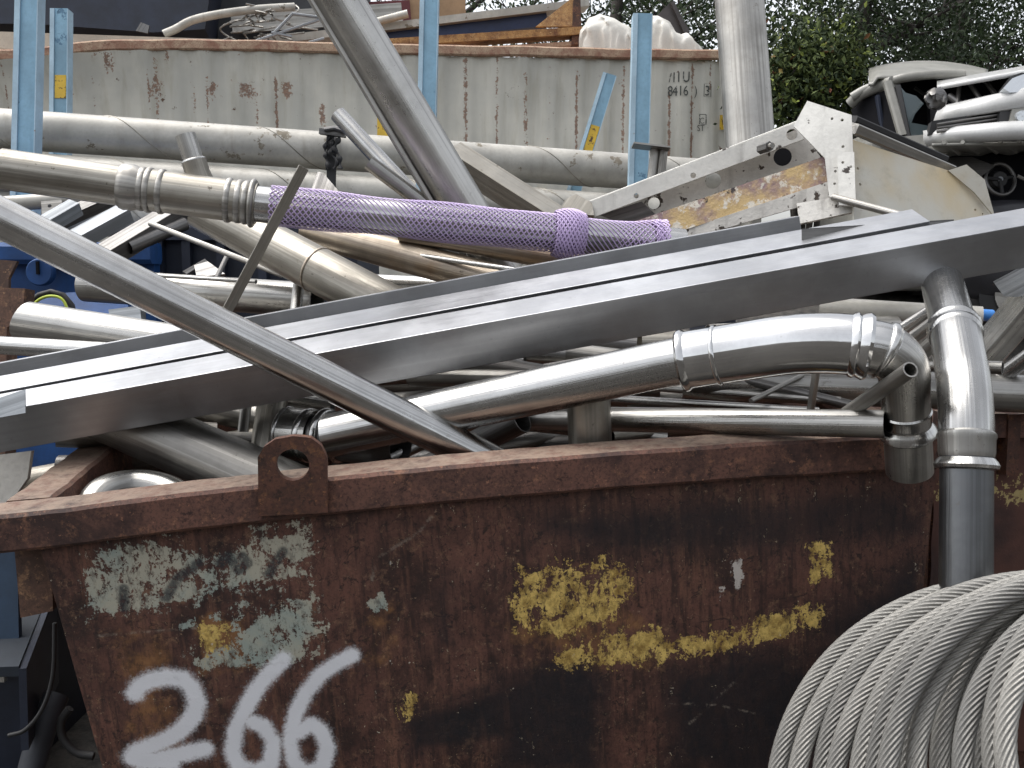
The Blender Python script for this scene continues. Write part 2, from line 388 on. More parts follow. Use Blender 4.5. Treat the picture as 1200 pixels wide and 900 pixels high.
def blob(poly, soft=.02):                                     # soft-edged filled outline
    pts = np.array([on_panel(*p) for p in poly]); ins = np.zeros(A_.shape, bool); n = len(pts)
    for i in range(n):
        (x1, y1), (x2, y2) = pts[i], pts[(i + 1) % n]
        c = ((y1 > C_) != (y2 > C_)) & (A_ < (x2 - x1) * (C_ - y1) / (y2 - y1 + 1e-12) + x1); ins ^= c
    d = strokes(list(poly) + [poly[0]]); return np.where(ins, .5 + .5 * sm(d, 0, soft), .5 - .5 * sm(d, 0, soft))
px = lambda n: n * 2.36 / F
n1 = fbm(A_ * 9, C_ * 9, 1); n2 = fbm(A_ * 26, C_ * 30, 9); nv = fbm(A_ * 40, C_ * 5, 21)
pale = np.maximum.reduce([blob([(98, 650), (140, 638), (210, 632), (240, 648), (235, 705), (150, 722), (104, 724)], .03),
                          blob([(225, 650), (300, 628), (362, 618), (366, 682), (300, 690), (232, 700)], .03) * .86,
                          blob([(290, 612), (352, 606), (354, 622), (290, 628)], .02) * .8,
                          blob([(222, 770), (240, 755), (262, 745), (300, 715), (372, 700), (378, 770), (330, 790), (240, 790)], .035) * .80,
                          blob([(268, 705), (288, 705), (286, 765), (266, 785)], .012) * .95,
                          blob([(208, 728), (230, 722), (232, 734), (212, 738)], .008), blob([(245, 720), (258, 714), (262, 726), (247, 730)], .008),
                          blob([(425, 705), (448, 695), (462, 710), (440, 724)], .01) * .8])
hz = fbm(A_ * 6, C_ * 60, 51); pale = np.clip(pale * (.18 + .75 * n1 + .45 * hz), 0, .60)
black = np.maximum.reduce([1 - sm(strokes([(195, 700), (208, 678), (232, 660)]), px(4), px(8)), 1 - sm(strokes([(258, 660), (268, 652), (280, 668), (290, 660), (284, 652)]), px(4), px(8)),
                           1 - sm(strokes([(316, 672), (322, 660), (332, 646)]), px(4), px(8)), 1 - sm(strokes([(145, 690), (146, 712)]), px(4), px(8))]) * .8
yellow = np.maximum.reduce([blob([(604, 690), (612, 668), (640, 660), (700, 655), (742, 672), (738, 705), (700, 740), (650, 748), (606, 742)], .03) * .92,
                            blob([(645, 770), (700, 742), (770, 735), (800, 752), (788, 775), (700, 784), (650, 786)], .025) * .9,
                            blob([(780, 748), (860, 730), (940, 712), (964, 708), (960, 735), (900, 755), (800, 770)], .022) * .95,
                            blob([(944, 636), (976, 634), (976, 676), (950, 690)], .012) * .95,
                            blob([(470, 805), (496, 808), (488, 842), (468, 845)], .02) * .62, blob([(230, 730), (275, 720), (280, 760), (240, 770)], .02) * .7])
yellow = np.clip(yellow * (.14 + .62 * n1 + .62 * nv), 0, .62)
whiteflake = .75 * np.maximum(blob([(856, 660), (870, 654), (872, 690), (860, 700)], .01), blob([(840, 688), (852, 684), (852, 700), (842, 704)], .008)) * (.5 + .8 * n2)
s2 = [(158, 812), (164, 803), (178, 796), (196, 793), (214, 795), (226, 806), (231, 822), (227, 838), (216, 852), (200, 864), (182, 872), (160, 880), (156, 888), (180, 891), (212, 884), (240, 878)]
s6a = [(332, 772), (318, 786), (300, 808), (288, 830), (276, 856), (272, 880), (280, 898), (300, 905), (318, 895), (320, 868), (308, 850), (296, 846)]
s6b = [(412, 768), (396, 776), (376, 790), (358, 812), (346, 838), (340, 866), (344, 892), (358, 905), (378, 898), (384, 876), (376, 856), (364, 848), (350, 858)]
spray = np.maximum.reduce([np.exp(-(strokes(k) / px(w)) ** 2.0) for k, w in ((s2, 11.5), (s6a, 10.5), (s6b, 10), ([(156, 886), (168, 892), (200, 894)], 13))])
halo = np.maximum.reduce([np.exp(-(strokes(k) / px(24)) ** 1.8) for k in (s2, s6a, s6b)])
spray = np.clip(spray * (.72 + .5 * n2) + .13 * halo, 0, 1)
soot_dark = np.maximum.reduce([blob([(590, 800), (680, 775), (705, 800), (700, 900), (590, 900)], .07) * 1.1, blob([(790, 790), (900, 765), (970, 790), (960, 900), (790, 900)], .09) * 1.15, blob([(470, 840), (600, 800), (600, 870), (480, 885)], .05) * .9,
                          blob([(610, 590), (1040, 560), (1098, 600), (1090, 640), (900, 660), (720, 660), (620, 640)], .08) * .62, blob([(960, 720), (1090, 640), (1090, 900), (900, 900)], .1) * .8, blob([(500, 690), (530, 660), (540, 760), (500, 780)], .05) * .5])  # soot patches, plus a darker upper right and right side
soot_dark = np.clip(soot_dark * (.55 + .8 * n1), 0, 1)
hot = np.clip(np.maximum.reduce([blob([(560, 720), (760, 690), (800, 800), (600, 800)], .08) * .55, blob([(230, 720), (290, 720), (290, 780), (235, 790)], .03), blob([(120, 720), (220, 740), (230, 900), (130, 900)], .08) * .6, blob([(420, 690), (480, 690), (500, 800), (400, 800)], .07) * .5]) * (.3 + 1.1 * n2), 0, 1)
scr = np.minimum.reduce([strokes(k) for k in ([(505, 606), (490, 625), (440, 655), (436, 680)], [(808, 848), (860, 800)], [(786, 824), (840, 826), (884, 836)], [(115, 745), (230, 735)])])
scratch = 1 - sm(scr, px(.6), px(2.2))
dent = (.010 * (fbm(A_ * 2.2, C_ * 2.2, 33) - .5) + .004 * (fbm(A_ * 7, C_ * 7, 40) - .5))
mb = MB(); vs = [S(A_[j, i], PB + dent[j, i], C_[j, i]) for j in range(NV) for i in range(NU)]
mb.add(vs, [(j * NU + i, (j + 1) * NU + i, (j + 1) * NU + i + 1, j * NU + i + 1) for j in range(NV - 1) for i in range(NU - 1)], [(A_[j, i], C_[j, i]) for j in range(NV) for i in range(NU)])
m = NT('rust_with_flaking_paint_and_spray'); ob = m.coord('Object'); un = m.coord('UV')
a = m.noise(4.5, 11, .72, ob, .4); b = m.noise(30, 8, .74, ob); f = m.noise(150, 5, .7, ob); vst = m.noise(1, 6, .65, m.coord('UV', (60, 7, 1)))
c = m.mix(m.map(a, .33, .62), (.030, .016, .014), (.138, .062, .045)); c = m.mix(m.math('MULTIPLY', m.map(vst, .48, .64), .7), c, (.026, .015, .013)); vs2 = m.noise(1, 7, .7, m.coord('UV', (26, 2.2, 1))); c = m.mix(m.math('MULTIPLY', m.map(vs2, .52, .66), .6), c, (.20, .095, .06)); crk = m.map(m.math('ABSOLUTE', m.math('SUBTRACT', m.noise(5, 3, .6, m.coord('UV', (1.6, 1, 1)), 1.2), .5)), 0, .012, 1, 0); c = m.mix(m.math('MULTIPLY', crk, m.map(b, .45, .55)), c, (.018, .011, .010))
c = m.mix(m.math('MULTIPLY', m.map(b, .53, .68), .65), c, (.23, .13, .08)); c = m.mix(m.math('MULTIPLY', m.map(m.noise(52, 7, .75, ob), .56, .62), .75), c, (.02, .012, .011)); c = m.mix(m.math('MULTIPLY', m.map(m.noise(70, 6, .7, ob), .62, .67), .8), c, (.30, .20, .13)); c = m.mix(m.math('MULTIPLY', m.map(m.vor(3.2, m.coord('UV', (3, 1, 1)), 'DISTANCE_TO_EDGE'), .0, .012, 1, 0), .0), c, (.02, .01, .01)); c = m.mix(m.math('MULTIPLY', m.map(f, .46, .7), .5), c, (.03, .015, .012))
c = m.mix(m.math('MULTIPLY', m.map(m.math('ADD', m.attr('hot'), m.math('MULTIPLY', m.math('SUBTRACT', b, .5), .9)), .3, .75), .75), c, (.27, .13, .05))
c = m.mix(m.math('MULTIPLY', m.map(m.math('ADD', m.attr('soot_dark'), m.math('MULTIPLY', m.math('SUBTRACT', a, .5), .5)), .15, .75), .88), c, (.010, .010, .013))
b8 = m.noise(14, 9, .78, ob, .6); vfl = m.noise(1, 7, .7, m.coord('UV', (70, 22, 1)))
flake = m.math('ADD', m.math('MULTIPLY', m.math('SUBTRACT', b8, .5), 2.6), m.math('ADD', m.math('MULTIPLY', m.math('SUBTRACT', vfl, .5), 1.2), m.math('MULTIPLY', m.math('SUBTRACT', f, .5), 1.1)))
kp = m.map(m.math('ADD', m.attr('pale'), flake), .47, .53); ky = m.map(m.math('ADD', m.attr('yellow'), flake), .47, .54); kw = m.map(m.math('ADD', m.attr('flake'), flake), .5, .56)
c = m.mix(m.math('MULTIPLY', kp, .9), c, m.mix(m.map(a, .35, .6), (.32, .38, .34), (.45, .43, .34))); c = m.mix(ky, c, m.mix(m.map(b, .35, .62), (.26, .16, .04), (.70, .50, .15))); c = m.mix(kw, c, (.5, .46, .42))
c = m.mix(m.math('MULTIPLY', m.map(m.noise(34, 8, .75, m.coord('UV', (1.6, .7, 1))), .5, .64), .6), c, (.035, .02, .017))
c = m.mix(m.math('MULTIPLY', m.attr('black'), m.map(f, .3, .5)), c, (.025, .03, .035))
c = m.mix(m.math('MULTIPLY', m.attr('scratch'), m.math('MULTIPLY', m.map(b, .46, .6), .55)), c, (.3, .25, .2))
ks = m.map(m.math('ADD', m.attr('spray'), m.math('MULTIPLY', m.math('SUBTRACT', f, .55), .9)), .12, .80); c = m.mix(m.math('MULTIPLY', ks, .96), c, (.78, .79, .82))
m.set(Base_Color=c, Roughness=m.mixf(b, .45, .85)); m.set(Specular_IOR_Level=.4)
hh = m.math('ADD', m.math('ADD', a, m.math('MULTIPLY', f, .4)), m.math('ADD', m.math('MULTIPLY', kp, .5), m.math('MULTIPLY', ky, .5))); m.bump(hh, .5, .006)
fp = mb.build('front_panel', m.m, skip, smooth=60)
for nm, arr in (('pale', pale), ('yellow', yellow), ('flake', whiteflake), ('black', black), ('spray', spray), ('soot_dark', soot_dark), ('hot', hot), ('scratch', scratch)):
    at = fp.data.attributes.new(nm, 'FLOAT', 'POINT'); at.data.foreach_set('value', arr.astype(np.float32).ravel())
fp['label'] = 'rusty front panel with white sprayed 266 and flaking yellow and pale green paint'
# --- other walls (sheet steel, slightly tapered)
def quadwall(name, p, mat=None, th=.012, away=None):
    q = MB(); plate(q, p, th, away=away); return q.build(name, mat or MAT['rust'], skip, smooth=None)
tp = math.tan(math.radians(6)) * (H - .08)
quadwall('back_wall', [S(tl, SD - .05, -.08), S(tr, SD - .05, -.08), S(tr - tp, SD - .12, -H), S(tl + tp, SD - .12, -H)])
quadwall('end_wall', [S(tl, PB + .015, -.08), S(tl, SD - .06, -.08), S(tl + tp, SD - .13, -H), S(tl + tp, PB + .015, -H)], away=su)
quadwall('end_wall', [S(tr, PB + .015, -.08), S(tr, SD - .06, -.08), S(tr - tp, SD - .13, -H), S(tr - tp, PB + .015, -H)], away=-su)
quadwall('base_plate', [S(tl + tp, PB + .01, -H), S(tr - tp, PB + .01, -H), S(tr - tp, SD - .12, -H), S(tl + tp, SD - .12, -H)])
for b_ in (.25, 1.2):
    q = MB(); q.box(S(SL / 2, b_, -H - .05), (SL / 2 - .2, .05, .04), (su, sv, sw)); q.build('skid', MAT['rust'], skip, smooth=None)
# --- rim tubes: uneven hand-battered box section
def rim(a0, b0, a1, b1, w, name='rim_rail'):
    q = MB(); n = 60; A, B = Vector((a0, b0)), Vector((a1, b1)); L = (B - A).length; t = (B - A) / L; s_ = Vector((-t.y, t.x)); prof = rect(w, .092, .008)
    vs = []; uv = []
    for i in range(n + 1):
        p = A + t * L * i / n
        for k, (x, y) in enumerate(prof):
            e = .0022 * mnoise.noise(Vector((i * .3, k * .0, a0 * 3 + b0))) + .0014 * mnoise.noise(Vector((i * .9, k * .7, 5))); tt = max(0, min(1, p.x / SL)); bow = .026 * 4 * tt * (1 - tt) if abs(b0 - b1) < .01 and b0 < .5 else 0
            g = p + s_ * (x + e); vs.append(S(g.x, g.y, y - .046 + e * .7 + bow)); uv.append((L * i / n, k * .03))
    m_ = len(prof); fs = [(i * m_ + k, (i + 1) * m_ + k, (i + 1) * m_ + (k + 1) % m_, i * m_ + (k + 1) % m_) for i in range(n) for k in range(m_)]
    fs += [tuple(range(m_)), tuple(n * m_ + k for k in range(m_ - 1, -1, -1))]
    q.add(vs, [f[::-1] for f in fs], uv); return q.build(name, MAT['rim'], skip, smooth=35)
rim(-.10, .06, SL, .06, .12)
rim(-.04, .125, -.04, SD, .115); rim(SL - .06, .125, SL - .06, SD, .11); rim(-.10, SD + .055, SL, SD + .055, .11)
# --- lifting lug with an eye
def lug_pts(b): return [S(*on_panel(x, y, b)[[0]], b, on_panel(x, y, b)[1]) for x, y in ((303, 605), (302, 536), (309, 524), (322, 515), (344, 511), (364, 513), (376, 522), (383, 536), (384, 601))]
q = MB(); plate(q, lug_pts(-.018), .022, [(S(on_panel(343, 545, -.018)[0], -.018, on_panel(343, 545, -.018)[1]), W(19, 2.32))]); lug = q.build('lifting_lug', MAT['rust'], skip, smooth=30); lug['label'] = 'rusty lifting lug with a round eye'
# --- hook bracket under the left corner
q = MB(); plate(q, [S(on_panel(x, y, .10)[0], .10, on_panel(x, y, .10)[1]) for x, y in ((17, 645), (60, 645), (62, 716), (24, 724))], .05); bk = q.build('corner_bracket', MAT['rust_light'], skip, smooth=None); bk['label'] = 'rusty hook bracket with pale paint flecks'

# ================================================================== WIRE ROPE COIL
def rope_turn(parent, c, r, ax_x, ax_y, rr, ph, lobes=13, seg=400, tw=0.0, wob=0.0):
    n = lobes * 4; lay = 27.0; Lt = 2 * math.pi * r; total = -round(lay * Lt / (2 * math.pi / lobes)) * (2 * math.pi / lobes)
    ax_n = ax_x.cross(ax_y); i = np.arange(seg); th = 2 * np.pi * i / seg
    wr = wob * np.sin(th * 2 + ph) + wob * .6 * np.sin(th * 3 + 2 * ph); wz = wob * 1.2 * np.sin(th + ph * 1.7)
    X, Y, Nn, Cc = (np.array(tuple(v)) for v in (ax_x, ax_y, ax_n, c))
    rad = np.outer(np.cos(th), X) + np.outer(np.sin(th), Y)
    cen = Cc + rad * (r + wr)[:, None] + np.outer(wz, Nn)
    k = np.arange(n); prof = np.array([.72, .93, 1.0, .93])[k % 4] * rr
    ang = 2 * np.pi * k[None] / n + (ph + total * i / seg)[:, None]
    v = cen[:, None] + (np.cos(ang) * prof)[..., None] * rad[:, None] + (np.sin(ang) * prof)[..., None] * Nn[None, None]
    v = v.reshape(-1, 3); fs = []
    sh = int(round(total / (2 * math.pi / lobes))) * 4       # vertices turn with the lay; close the loop on the matching wire
    for a in range(seg):
        b = (a + 1) % seg
        for q in range(n):
            q2 = (q + 1) % n
            if b: fs.append((a * n + q, a * n + q2, b * n + q2, b * n + q))
            else: fs.append((a * n + q, a * n + q2, (q2 + sh) % n, (q + sh) % n))
    o0 = np.array(tuple(parent_loc(parent))); me = bpy.data.meshes.new('rope_turn'); me.from_pydata((v - o0).tolist(), [], fs)
    me.polygons.foreach_set('use_smooth', [True] * len(me.polygons)); me.materials.append(MAT['rope'])
    o = bpy.data.objects.new('rope_turn', me); col.objects.link(o); o.parent = parent; return o
m = NT('galvanised_wire_rope'); ob = m.coord('Object'); a = m.noise(4, 5); b = m.noise(160, 3, .7)
m.set(Base_Color=m.mix(m.math('MULTIPLY', m.map(b, .5, .75), .6), m.mix(m.map(m.math('ADD', m.math('MULTIPLY', a, .6), m.math('MULTIPLY', m.rnd(), .4)), .3, .7), (.20, .196, .185), (.33, .32, .295)), (.09, .085, .078)), Metallic=.4, Roughness=.5); m.bump(b, .35, .002); MAT['rope'] = m.m
turns = [  # left edge column at the photo's lower border, top row at its right border, distance, wobble
    (909, 668, 1.92), (940, 672, 1.885), (964, 676, 1.85), (986, 681, 1.815), (1016, 680, 1.775), (1036, 690, 1.74), (1050, 697, 1.70), (1074, 706, 1.755),
    (1093, 716, 1.70), (1108, 722, 1.78), (1132, 742, 1.76), (1150, 738, 1.66), (1174, 752, 1.62), (1166, 760, 1.72), (1190, 772, 1.70), (1196, 764, 1.585)]
coil = thing('wire_rope_coil', 'coil of thick twisted grey wire rope in front of the skip', 'wire rope', P(1235, 1330, 1.8))
NRM = (C0 - P(1217, 984, 1.8)).normalized()
for i, (xl, yt, d) in enumerate(turns):
    rr = .0205 if i < 7 else .0195; hp = rr * F / d
    # circle through the left edge at row 900 and the top edge at column 1200
    rpx = 316 if i < 7 else 316 - (i - 6) * 7
    best = None
    for cy in np.arange(930, 1080, 1.0):
        cx = xl + math.sqrt(max(1, rpx ** 2 - (cy - 900) ** 2)); top = cy - math.sqrt(max(1, rpx ** 2 - (cx - 1200) ** 2)); e = abs(top - yt)
        if best is None or e < best[0]: best = (e, cx, cy)
    _, cx, cy = best; c = P(cx, cy, d)
    n_ = (NRM + Vector((.05 * math.sin(i * 2.3), 0, .04 * math.cos(i * 1.7)))).normalized(); ax = Vector((1, 0, 0)); ax = (ax - n_ * ax.dot(n_)).normalized(); ay = n_.cross(ax)
    rope_turn(coil, c, rpx * d / F - rr, ax, ay, rr, i * 1.9, wob=.004 if i < 7 else .008, lobes=13 if i != 10 else 15)

# ================================================================== THE PIPES IN THE SKIP
def spipe(label, a, b, wpx, mat='steel', wall=.0035, name='steel_pipe', cat='pipe', group=None, cut=0.0, n=28, sag=0.0):
    A, B = P(*a), P(*b); r = W(wpx, (a[2] + b[2]) / 2) / 2; pts = dense([A, B], .08)
    if sag: pts = [p + Vector((0, 0, -sag * math.sin(math.pi * i / (len(pts) - 1)))) for i, p in enumerate(pts)]
    q = MB(); sweep(q, pts, r, n, wall)
    if cut:                                                  # slanted saw cut at the first end
        t = (B - A).normalized()
        for i, v in enumerate(q.v):
            if (v - A).dot(t) < .02: q.v[i] = v + t * (cut * ((v - A).dot(Vector((0, 0, 1))) + r))
    o = q.build(name, MAT[mat], smooth=45); tag(o, label, cat, group); return o

# --- long front pipe leaning over the beams
spipe('long straight grey pipe leaning diagonally across the beams onto the skip rim', (-60, 225, 2.26), (612, 560, 2.60), 45, 'bright')

# --- channel beams lying across the heap
def beam(name, label, a, b, w, h, roll, mat, t=.004, lip=False):
    A, B = P(*a), P(*b); ax = (B - A).normalized(); z = Vector((0, 0, 1)); z = (z - ax * z.dot(ax)).normalized(); y = z.cross(ax)   # y points away
    up = z * math.cos(roll) - y * math.sin(roll)
    q = MB(); pr = chan(w, h, t); extrude(q, pr, A, B, up); o = q.build(name, MAT[mat], smooth=None)
    bv = o.modifiers.new('bevel', 'BEVEL'); bv.width = .0025; bv.segments = 2; bv.limit_method = 'ANGLE'
    tag(o, label, 'beam'); return o
beam('channel_beam', 'front long grey steel channel beam lying across the whole heap', (-70, 494, 2.66), (1260, 253, 2.60), .118, .122, math.radians(21), 'beam')
beam('channel_beam', 'middle grey channel beam just behind the front one, its end left of the cream panel', (-70, 471, 2.775), (1090, 259, 2.75), .115, .10, math.radians(21), 'beam')
beam('channel_beam', 'thin grey channel standing behind the other two beams', (-70, 438, 2.93), (937, 253, 2.90), .05, .12, math.radians(3), 'beam')
q = MB(); plate(q, [P(940, 268, 2.78), P(1118, 257, 2.84), P(1116, 275, 2.84), P(940, 300, 2.78)], .004); tag(q.build('steel_strip', MAT['dark_metal'], smooth=None), 'dark steel strip poking out behind the middle beam end', 'steel strip')
q = MB(); plate(q, [P(-5, 468, 2.648), P(29, 456, 2.648), P(30, 484, 2.63), P(-5, 490, 2.63)], .003); tag(q.build('steel_offcut', MAT['galv'], smooth=None), 'small flat steel offcut on the left end of the front beam', 'steel offcut')

# --- chrome pipe with two elbows
pts = [P(385, 511, 2.66), P(790, 424, 2.44), P(960, 398, 2.30), P(1058, 412, 2.26), P(1066, 552, 2.40)]
path = Path(dense(bentpath(pts, [.8, .6, .085], 14), .02)); r = W(28, 2.45)
el = thing('elbow_pipe', 'shiny stainless pipe with a polished double elbow hanging over the skip rim', 'pipe', P(800, 430, 2.44))
s1, s2, s3, s4 = path.near(806, 420), path.near(1012, 402), path.near(1040, 405), path.near(1066, 487); LE = path.L[-1]
def seg(a, b, k=40): return [path.at(a + (b - a) * i / k) for i in range(k + 1)]
q = MB(); sweep(q, seg(0, s1 + .03), r, 36, .003); q.build('pipe_run', MAT['bright'], el)
re = W(35, 2.35)
q = MB(); sweep(q, seg(s1, s2 + .01, 30), re, 40, .003); ee = q.build('elbow', MAT['chrome'], el); ee['label'] = 'mirror polished elbow'
q = MB(); collar(q, path, s1, [(-.022, r - .001), (-.018, re + .001), (-.012, re + .006), (-.004, re + .006), (.003, re + .001), (.012, re - .003), (.03, re - .002), (.05, re - .001)]); q.build('collar', MAT['chrome'], el)
q = MB(); collar(q, path, s1 + .075, bead(re, .004, .006)); q.build('weld_bead', MAT['chrome'], el)
q = MB(); collar(q, path, s2, [(-.03, re - .001), (-.024, re + .004), (-.016, re + .006), (-.010, re + .001), (-.002, re + .005), (.008, re + .008), (.016, re + .004), (.018, re - .012)]); q.build('collar', MAT['chrome'], el)
q = MB(); sweep(q, seg(s2, s3 + .01, 12), re - .008, 40, .003); q.build('sleeve', MAT['bright'], el)
q = MB(); collar(q, path, s3, bead(re - .006, .005, .006)); q.build('collar', MAT['bright'], el)
rl = W(27, 2.36)
q = MB(); k = 40; ps = seg(s3, LE, k); sweep(q, ps, [re - .009 + (rl - re + .009) * min(1, i / 16) for i in range(k + 1)], 40, .003); q.build('elbow', MAT['steel'], el)
q = MB(); collar(q, path, s4, [(-.016, rl - .001), (-.010, rl + .003), (-.004, rl + .001), (.012, rl + .0015), (.022, rl - .0005), (.030, rl + .004), (.040, rl + .011), (.048, rl + .012), (.053, rl + .007), (.055, rl - .001)]); q.build('collar', MAT['bright'], el)

# --- drooping pipe on the right
pts = [P(1093, 290, 2.92), P(1120, 392, 2.40), P(1133, 470, 2.20), P(1131, 860, 2.12)]
path = Path(dense(bentpath(pts, [.35, .25], 14), .02))
dr = thing('elbow_pipe', 'steel downpipe with collars bending over the right corner of the skip behind the rope coil', 'pipe', P(1131, 860, 2.12))
sA, sB, sC = path.near(1121, 388), path.near(1131, 512), path.near(1131, 543); r0, r1, r2 = W(25, 2.5), W(30, 2.25), W(29.5, 2.17)
q = MB(); sweep(q, seg(0, sA + .01), r0, 36, .003); q.build('pipe_run', MAT['bright'], dr)
q = MB(); sweep(q, seg(sA - .005, sB + .01), r1, 40, .003); q.build('elbow', MAT['bright'], dr)
q = MB(); collar(q, path, sA, [(-.03, r0 - .001), (-.026, r1 + .002), (-.018, r1 + .006), (-.010, r1 + .004), (-.002, r1 + .001), (.010, r1 + .003), (.018, r1 + .005), (.026, r1 + .002), (.03, r1 - .002)]); q.build('collar', MAT['bright'], dr)
q = MB(); collar(q, path, sB, [(-.008, r1 - .001), (-.003, r1 + .004), (.003, r1 + .004), (.008, r1 + .0015), (.035, r1 + .001), (.045, r1 - .001)]); q.build('collar', MAT['steel'], dr)
q = MB(); collar(q, path, sC, [(-.012, r1 - .001), (-.004, r1 + .006), (.004, r1 + .010), (.011, r1 + .008), (.014, r1 - .002), (.016, r2 - .001)]); q.build('collar', MAT['bright'], dr)
q = MB(); sweep(q, seg(sB, path.L[-1]), r2, 40, .003); q.build('pipe_run', MAT['grey_pipe'], dr)

# --- pipes resting on and behind the rim
spipe('thin straight pipe lying on the rim, ending against the elbow pipe', (590, 489, 2.86), (1038, 497, 2.33), 30, 'steel')
spipe('small open tube sticking up in front of the drooping elbow', (1067, 433, 2.14), (985, 490, 2.45), 18, 'matte')
spipe('short upright dirty pipe stub under the long elbow pipe', (689, 455, 2.575), (694, 575, 2.61), 51, 'dirty')
spipe('wide pipe tilted into the skip under the front beam at left', (85, 466, 2.90), (350, 582, 2.74), 70, 'matte')
spipe('upright pipe end half hidden behind the lifting lug', (322, 455, 2.92), (300, 600, 2.78), 36, 'dirty')
spipe('narrow upright tube to the left of the flanged fitting', (289, 470, 2.98), (279, 560, 2.90), 13, 'steel')
spipe('thin tube slanting up to the right behind the rim', (408, 560, 2.70), (560, 490, 2.95), 15, 'steel')
spipe('second thin tube slanting up, right of the first behind the rim', (480, 560, 2.66), (585, 500, 2.86), 18, 'matte')
spipe('thin walled open tube end near the upright stub', (612, 492, 2.74), (500, 548, 2.95), 30, 'dark_metal')
spipe('slim rod lying just above the thin rim pipe', (640, 462, 2.98), (960, 482, 2.72), 9, 'bright')
spipe('slim rod under the elbow, upper of the pair', (690, 448, 3.02), (985, 470, 2.80), 10, 'steel')
spipe('broad horizontal pipe running behind the drooping elbows', (800, 446, 2.95), (1260, 464, 2.82), 44, 'steel')
spipe('small horizontal tube with open end beside the downpipe', (1175, 431, 2.66), (1000, 425, 2.9), 15, 'steel')
spipe('upper slanted tube between the two elbows', (1105, 355, 2.82), (1020, 410, 2.95), 15, 'bright')
spipe('lower slanted tube between the two elbows', (1108, 368, 2.78), (1030, 424, 2.92), 15, 'steel')
spipe('short slanted tube below the pair between the elbows', (1110, 388, 2.74), (1050, 440, 2.88), 18, 'matte')
spipe('pale cream plastic pipe with rounded end below the front beam', (1150, 374, 3.35), (960, 362, 3.5), 29, 'plastic_pipe', .006)
spipe('slanted pipe at the right border below the broad box tube', (1255, 382, 2.68), (1172, 442, 2.85), 20, 'bright')
spipe('dark tube in the gap under the elbow', (860, 442, 2.90), (1010, 478, 2.78), 12, 'dark_metal')
spipe('grey tube deep in the heap left of the stub', (560, 530, 2.85), (700, 500, 3.0), 22, 'matte')
spipe('dull tube lying low behind the rim right of the stub', (715, 512, 2.75), (860, 496, 3.0), 18, 'dirty')
q = MB(); extrude(q, rect(.125, .06), P(1145, 425, 2.98), P(1262, 288, 2.74), Vector((-.7, -.2, .7))); tag(q.build('box_tube', MAT['steel'], smooth=30), 'broad square box tube slanting up at the right border', 'box tube')
q = MB(); extrude(q, rect(.012, .034, .002), P(958, 425, 2.62), P(947, 500, 2.68), Vector((0, -1, .2))); tag(q.build('flat_bar', MAT['matte'], smooth=None), 'short upright flat bar under the polished elbow', 'flat bar')
q = MB(); plate(q, [P(1163, 330, 2.9), P(1215, 303, 2.8), P(1215, 345, 2.8), P(1190, 348, 2.86), P(1176, 347, 2.88)], .004); tag(q.build('gusset_plate', MAT['galv'], smooth=None), 'bent grey gusset plate under the right end of the front beam', 'steel plate')
q = MB(); sweep(q, dense([P(1150, 369, 3.4), P(1163, 370, 3.4)], .01), W(7, 3.4), 16); tag(q.build('blue_plastic_piece', painted('bright_blue_plastic', (.05, .25, .7), .4), smooth=40), 'small bright blue plastic piece beside the pale plastic pipe', 'plastic piece')

# --- flanged fitting behind the lug
path = Path(dense([P(336, 508, 2.86), P(470, 520, 2.72)], .01)); rf = W(31, 2.82)
ft = thing('pipe_fitting', 'flanged pipe fitting with beads behind the lifting lug', 'pipe fitting', P(370, 545, 2.82))
q = MB(); sweep(q, seg(.0, path.near(372, 511)), rf, 36, .003); q.build('socket', MAT['steel'], ft)
q = MB(); sweep(q, seg(path.near(372, 511), path.L[-1]), rf * .86, 36, .003); q.build('pipe_run', MAT['dark_metal'], ft)
q = MB(); collar(q, path, .004, bead(rf, .004, .006)); q.build('flange', MAT['bright'], ft)
for x_, k_ in ((362, .004), (382, .009), (398, .006)):
    q = MB(); collar(q, path, path.near(x_, 511), bead(rf * (.99 if x_ < 390 else .88), k_, .010, rf * .86)); q.build('bead', MAT['bright'], ft)
# --- elbow lying low at left inside the skip
q = MB(); sweep(q, smoothpath([P(105, 600, 2.55), P(122, 578, 2.6), P(155, 570, 2.66), P(190, 574, 2.66), P(225, 592, 2.62)], 10), W(20, 2.6), 28, .003); tag(q.build('pipe_elbow', MAT['steel'], smooth=45), 'curved pipe elbow just showing above the rim at left', 'pipe elbow')

# --- pipe with tee and purple netting
pa = [P(2, 198, 2.83), P(170, 222, 2.90), P(310, 240, 2.94), P(800, 288, 3.12)]
path = Path(dense(pa, .02)); r = W(48, 2.88) / 2
tp_ = thing('tee_pipe', 'dull steel pipe with a short tee branch and beaded collars at upper left', 'pipe', P(230, 262, 2.92))
a0, a1, a2, a3 = path.near(152, 220), path.near(190, 225), path.near(268, 236), path.near(300, 239)
q = MB(); sweep(q, seg(0, a0 + .02), r * .98, 36, .003); q.build('pipe_run', MAT['dirty'], tp_)
q = MB(); sweep(q, seg(a0, a3), r * 1.03, 36, .003); q.build('tee_body', MAT['dirty'], tp_)
q = MB(); sweep(q, seg(a3 - .02, path.L[-1]), r * .90, 36, .003); q.build('pipe_run', MAT['bright'], tp_)
q = MB(); collar(q, path, a0, [(-.03, r * .97), (-.024, r * 1.08), (-.012, r * 1.15), (.0, r * 1.12), (.01, r * 1.14), (.022, r * 1.05), (.04, r * 1.02)]); q.build('collar', MAT['matte'], tp_)
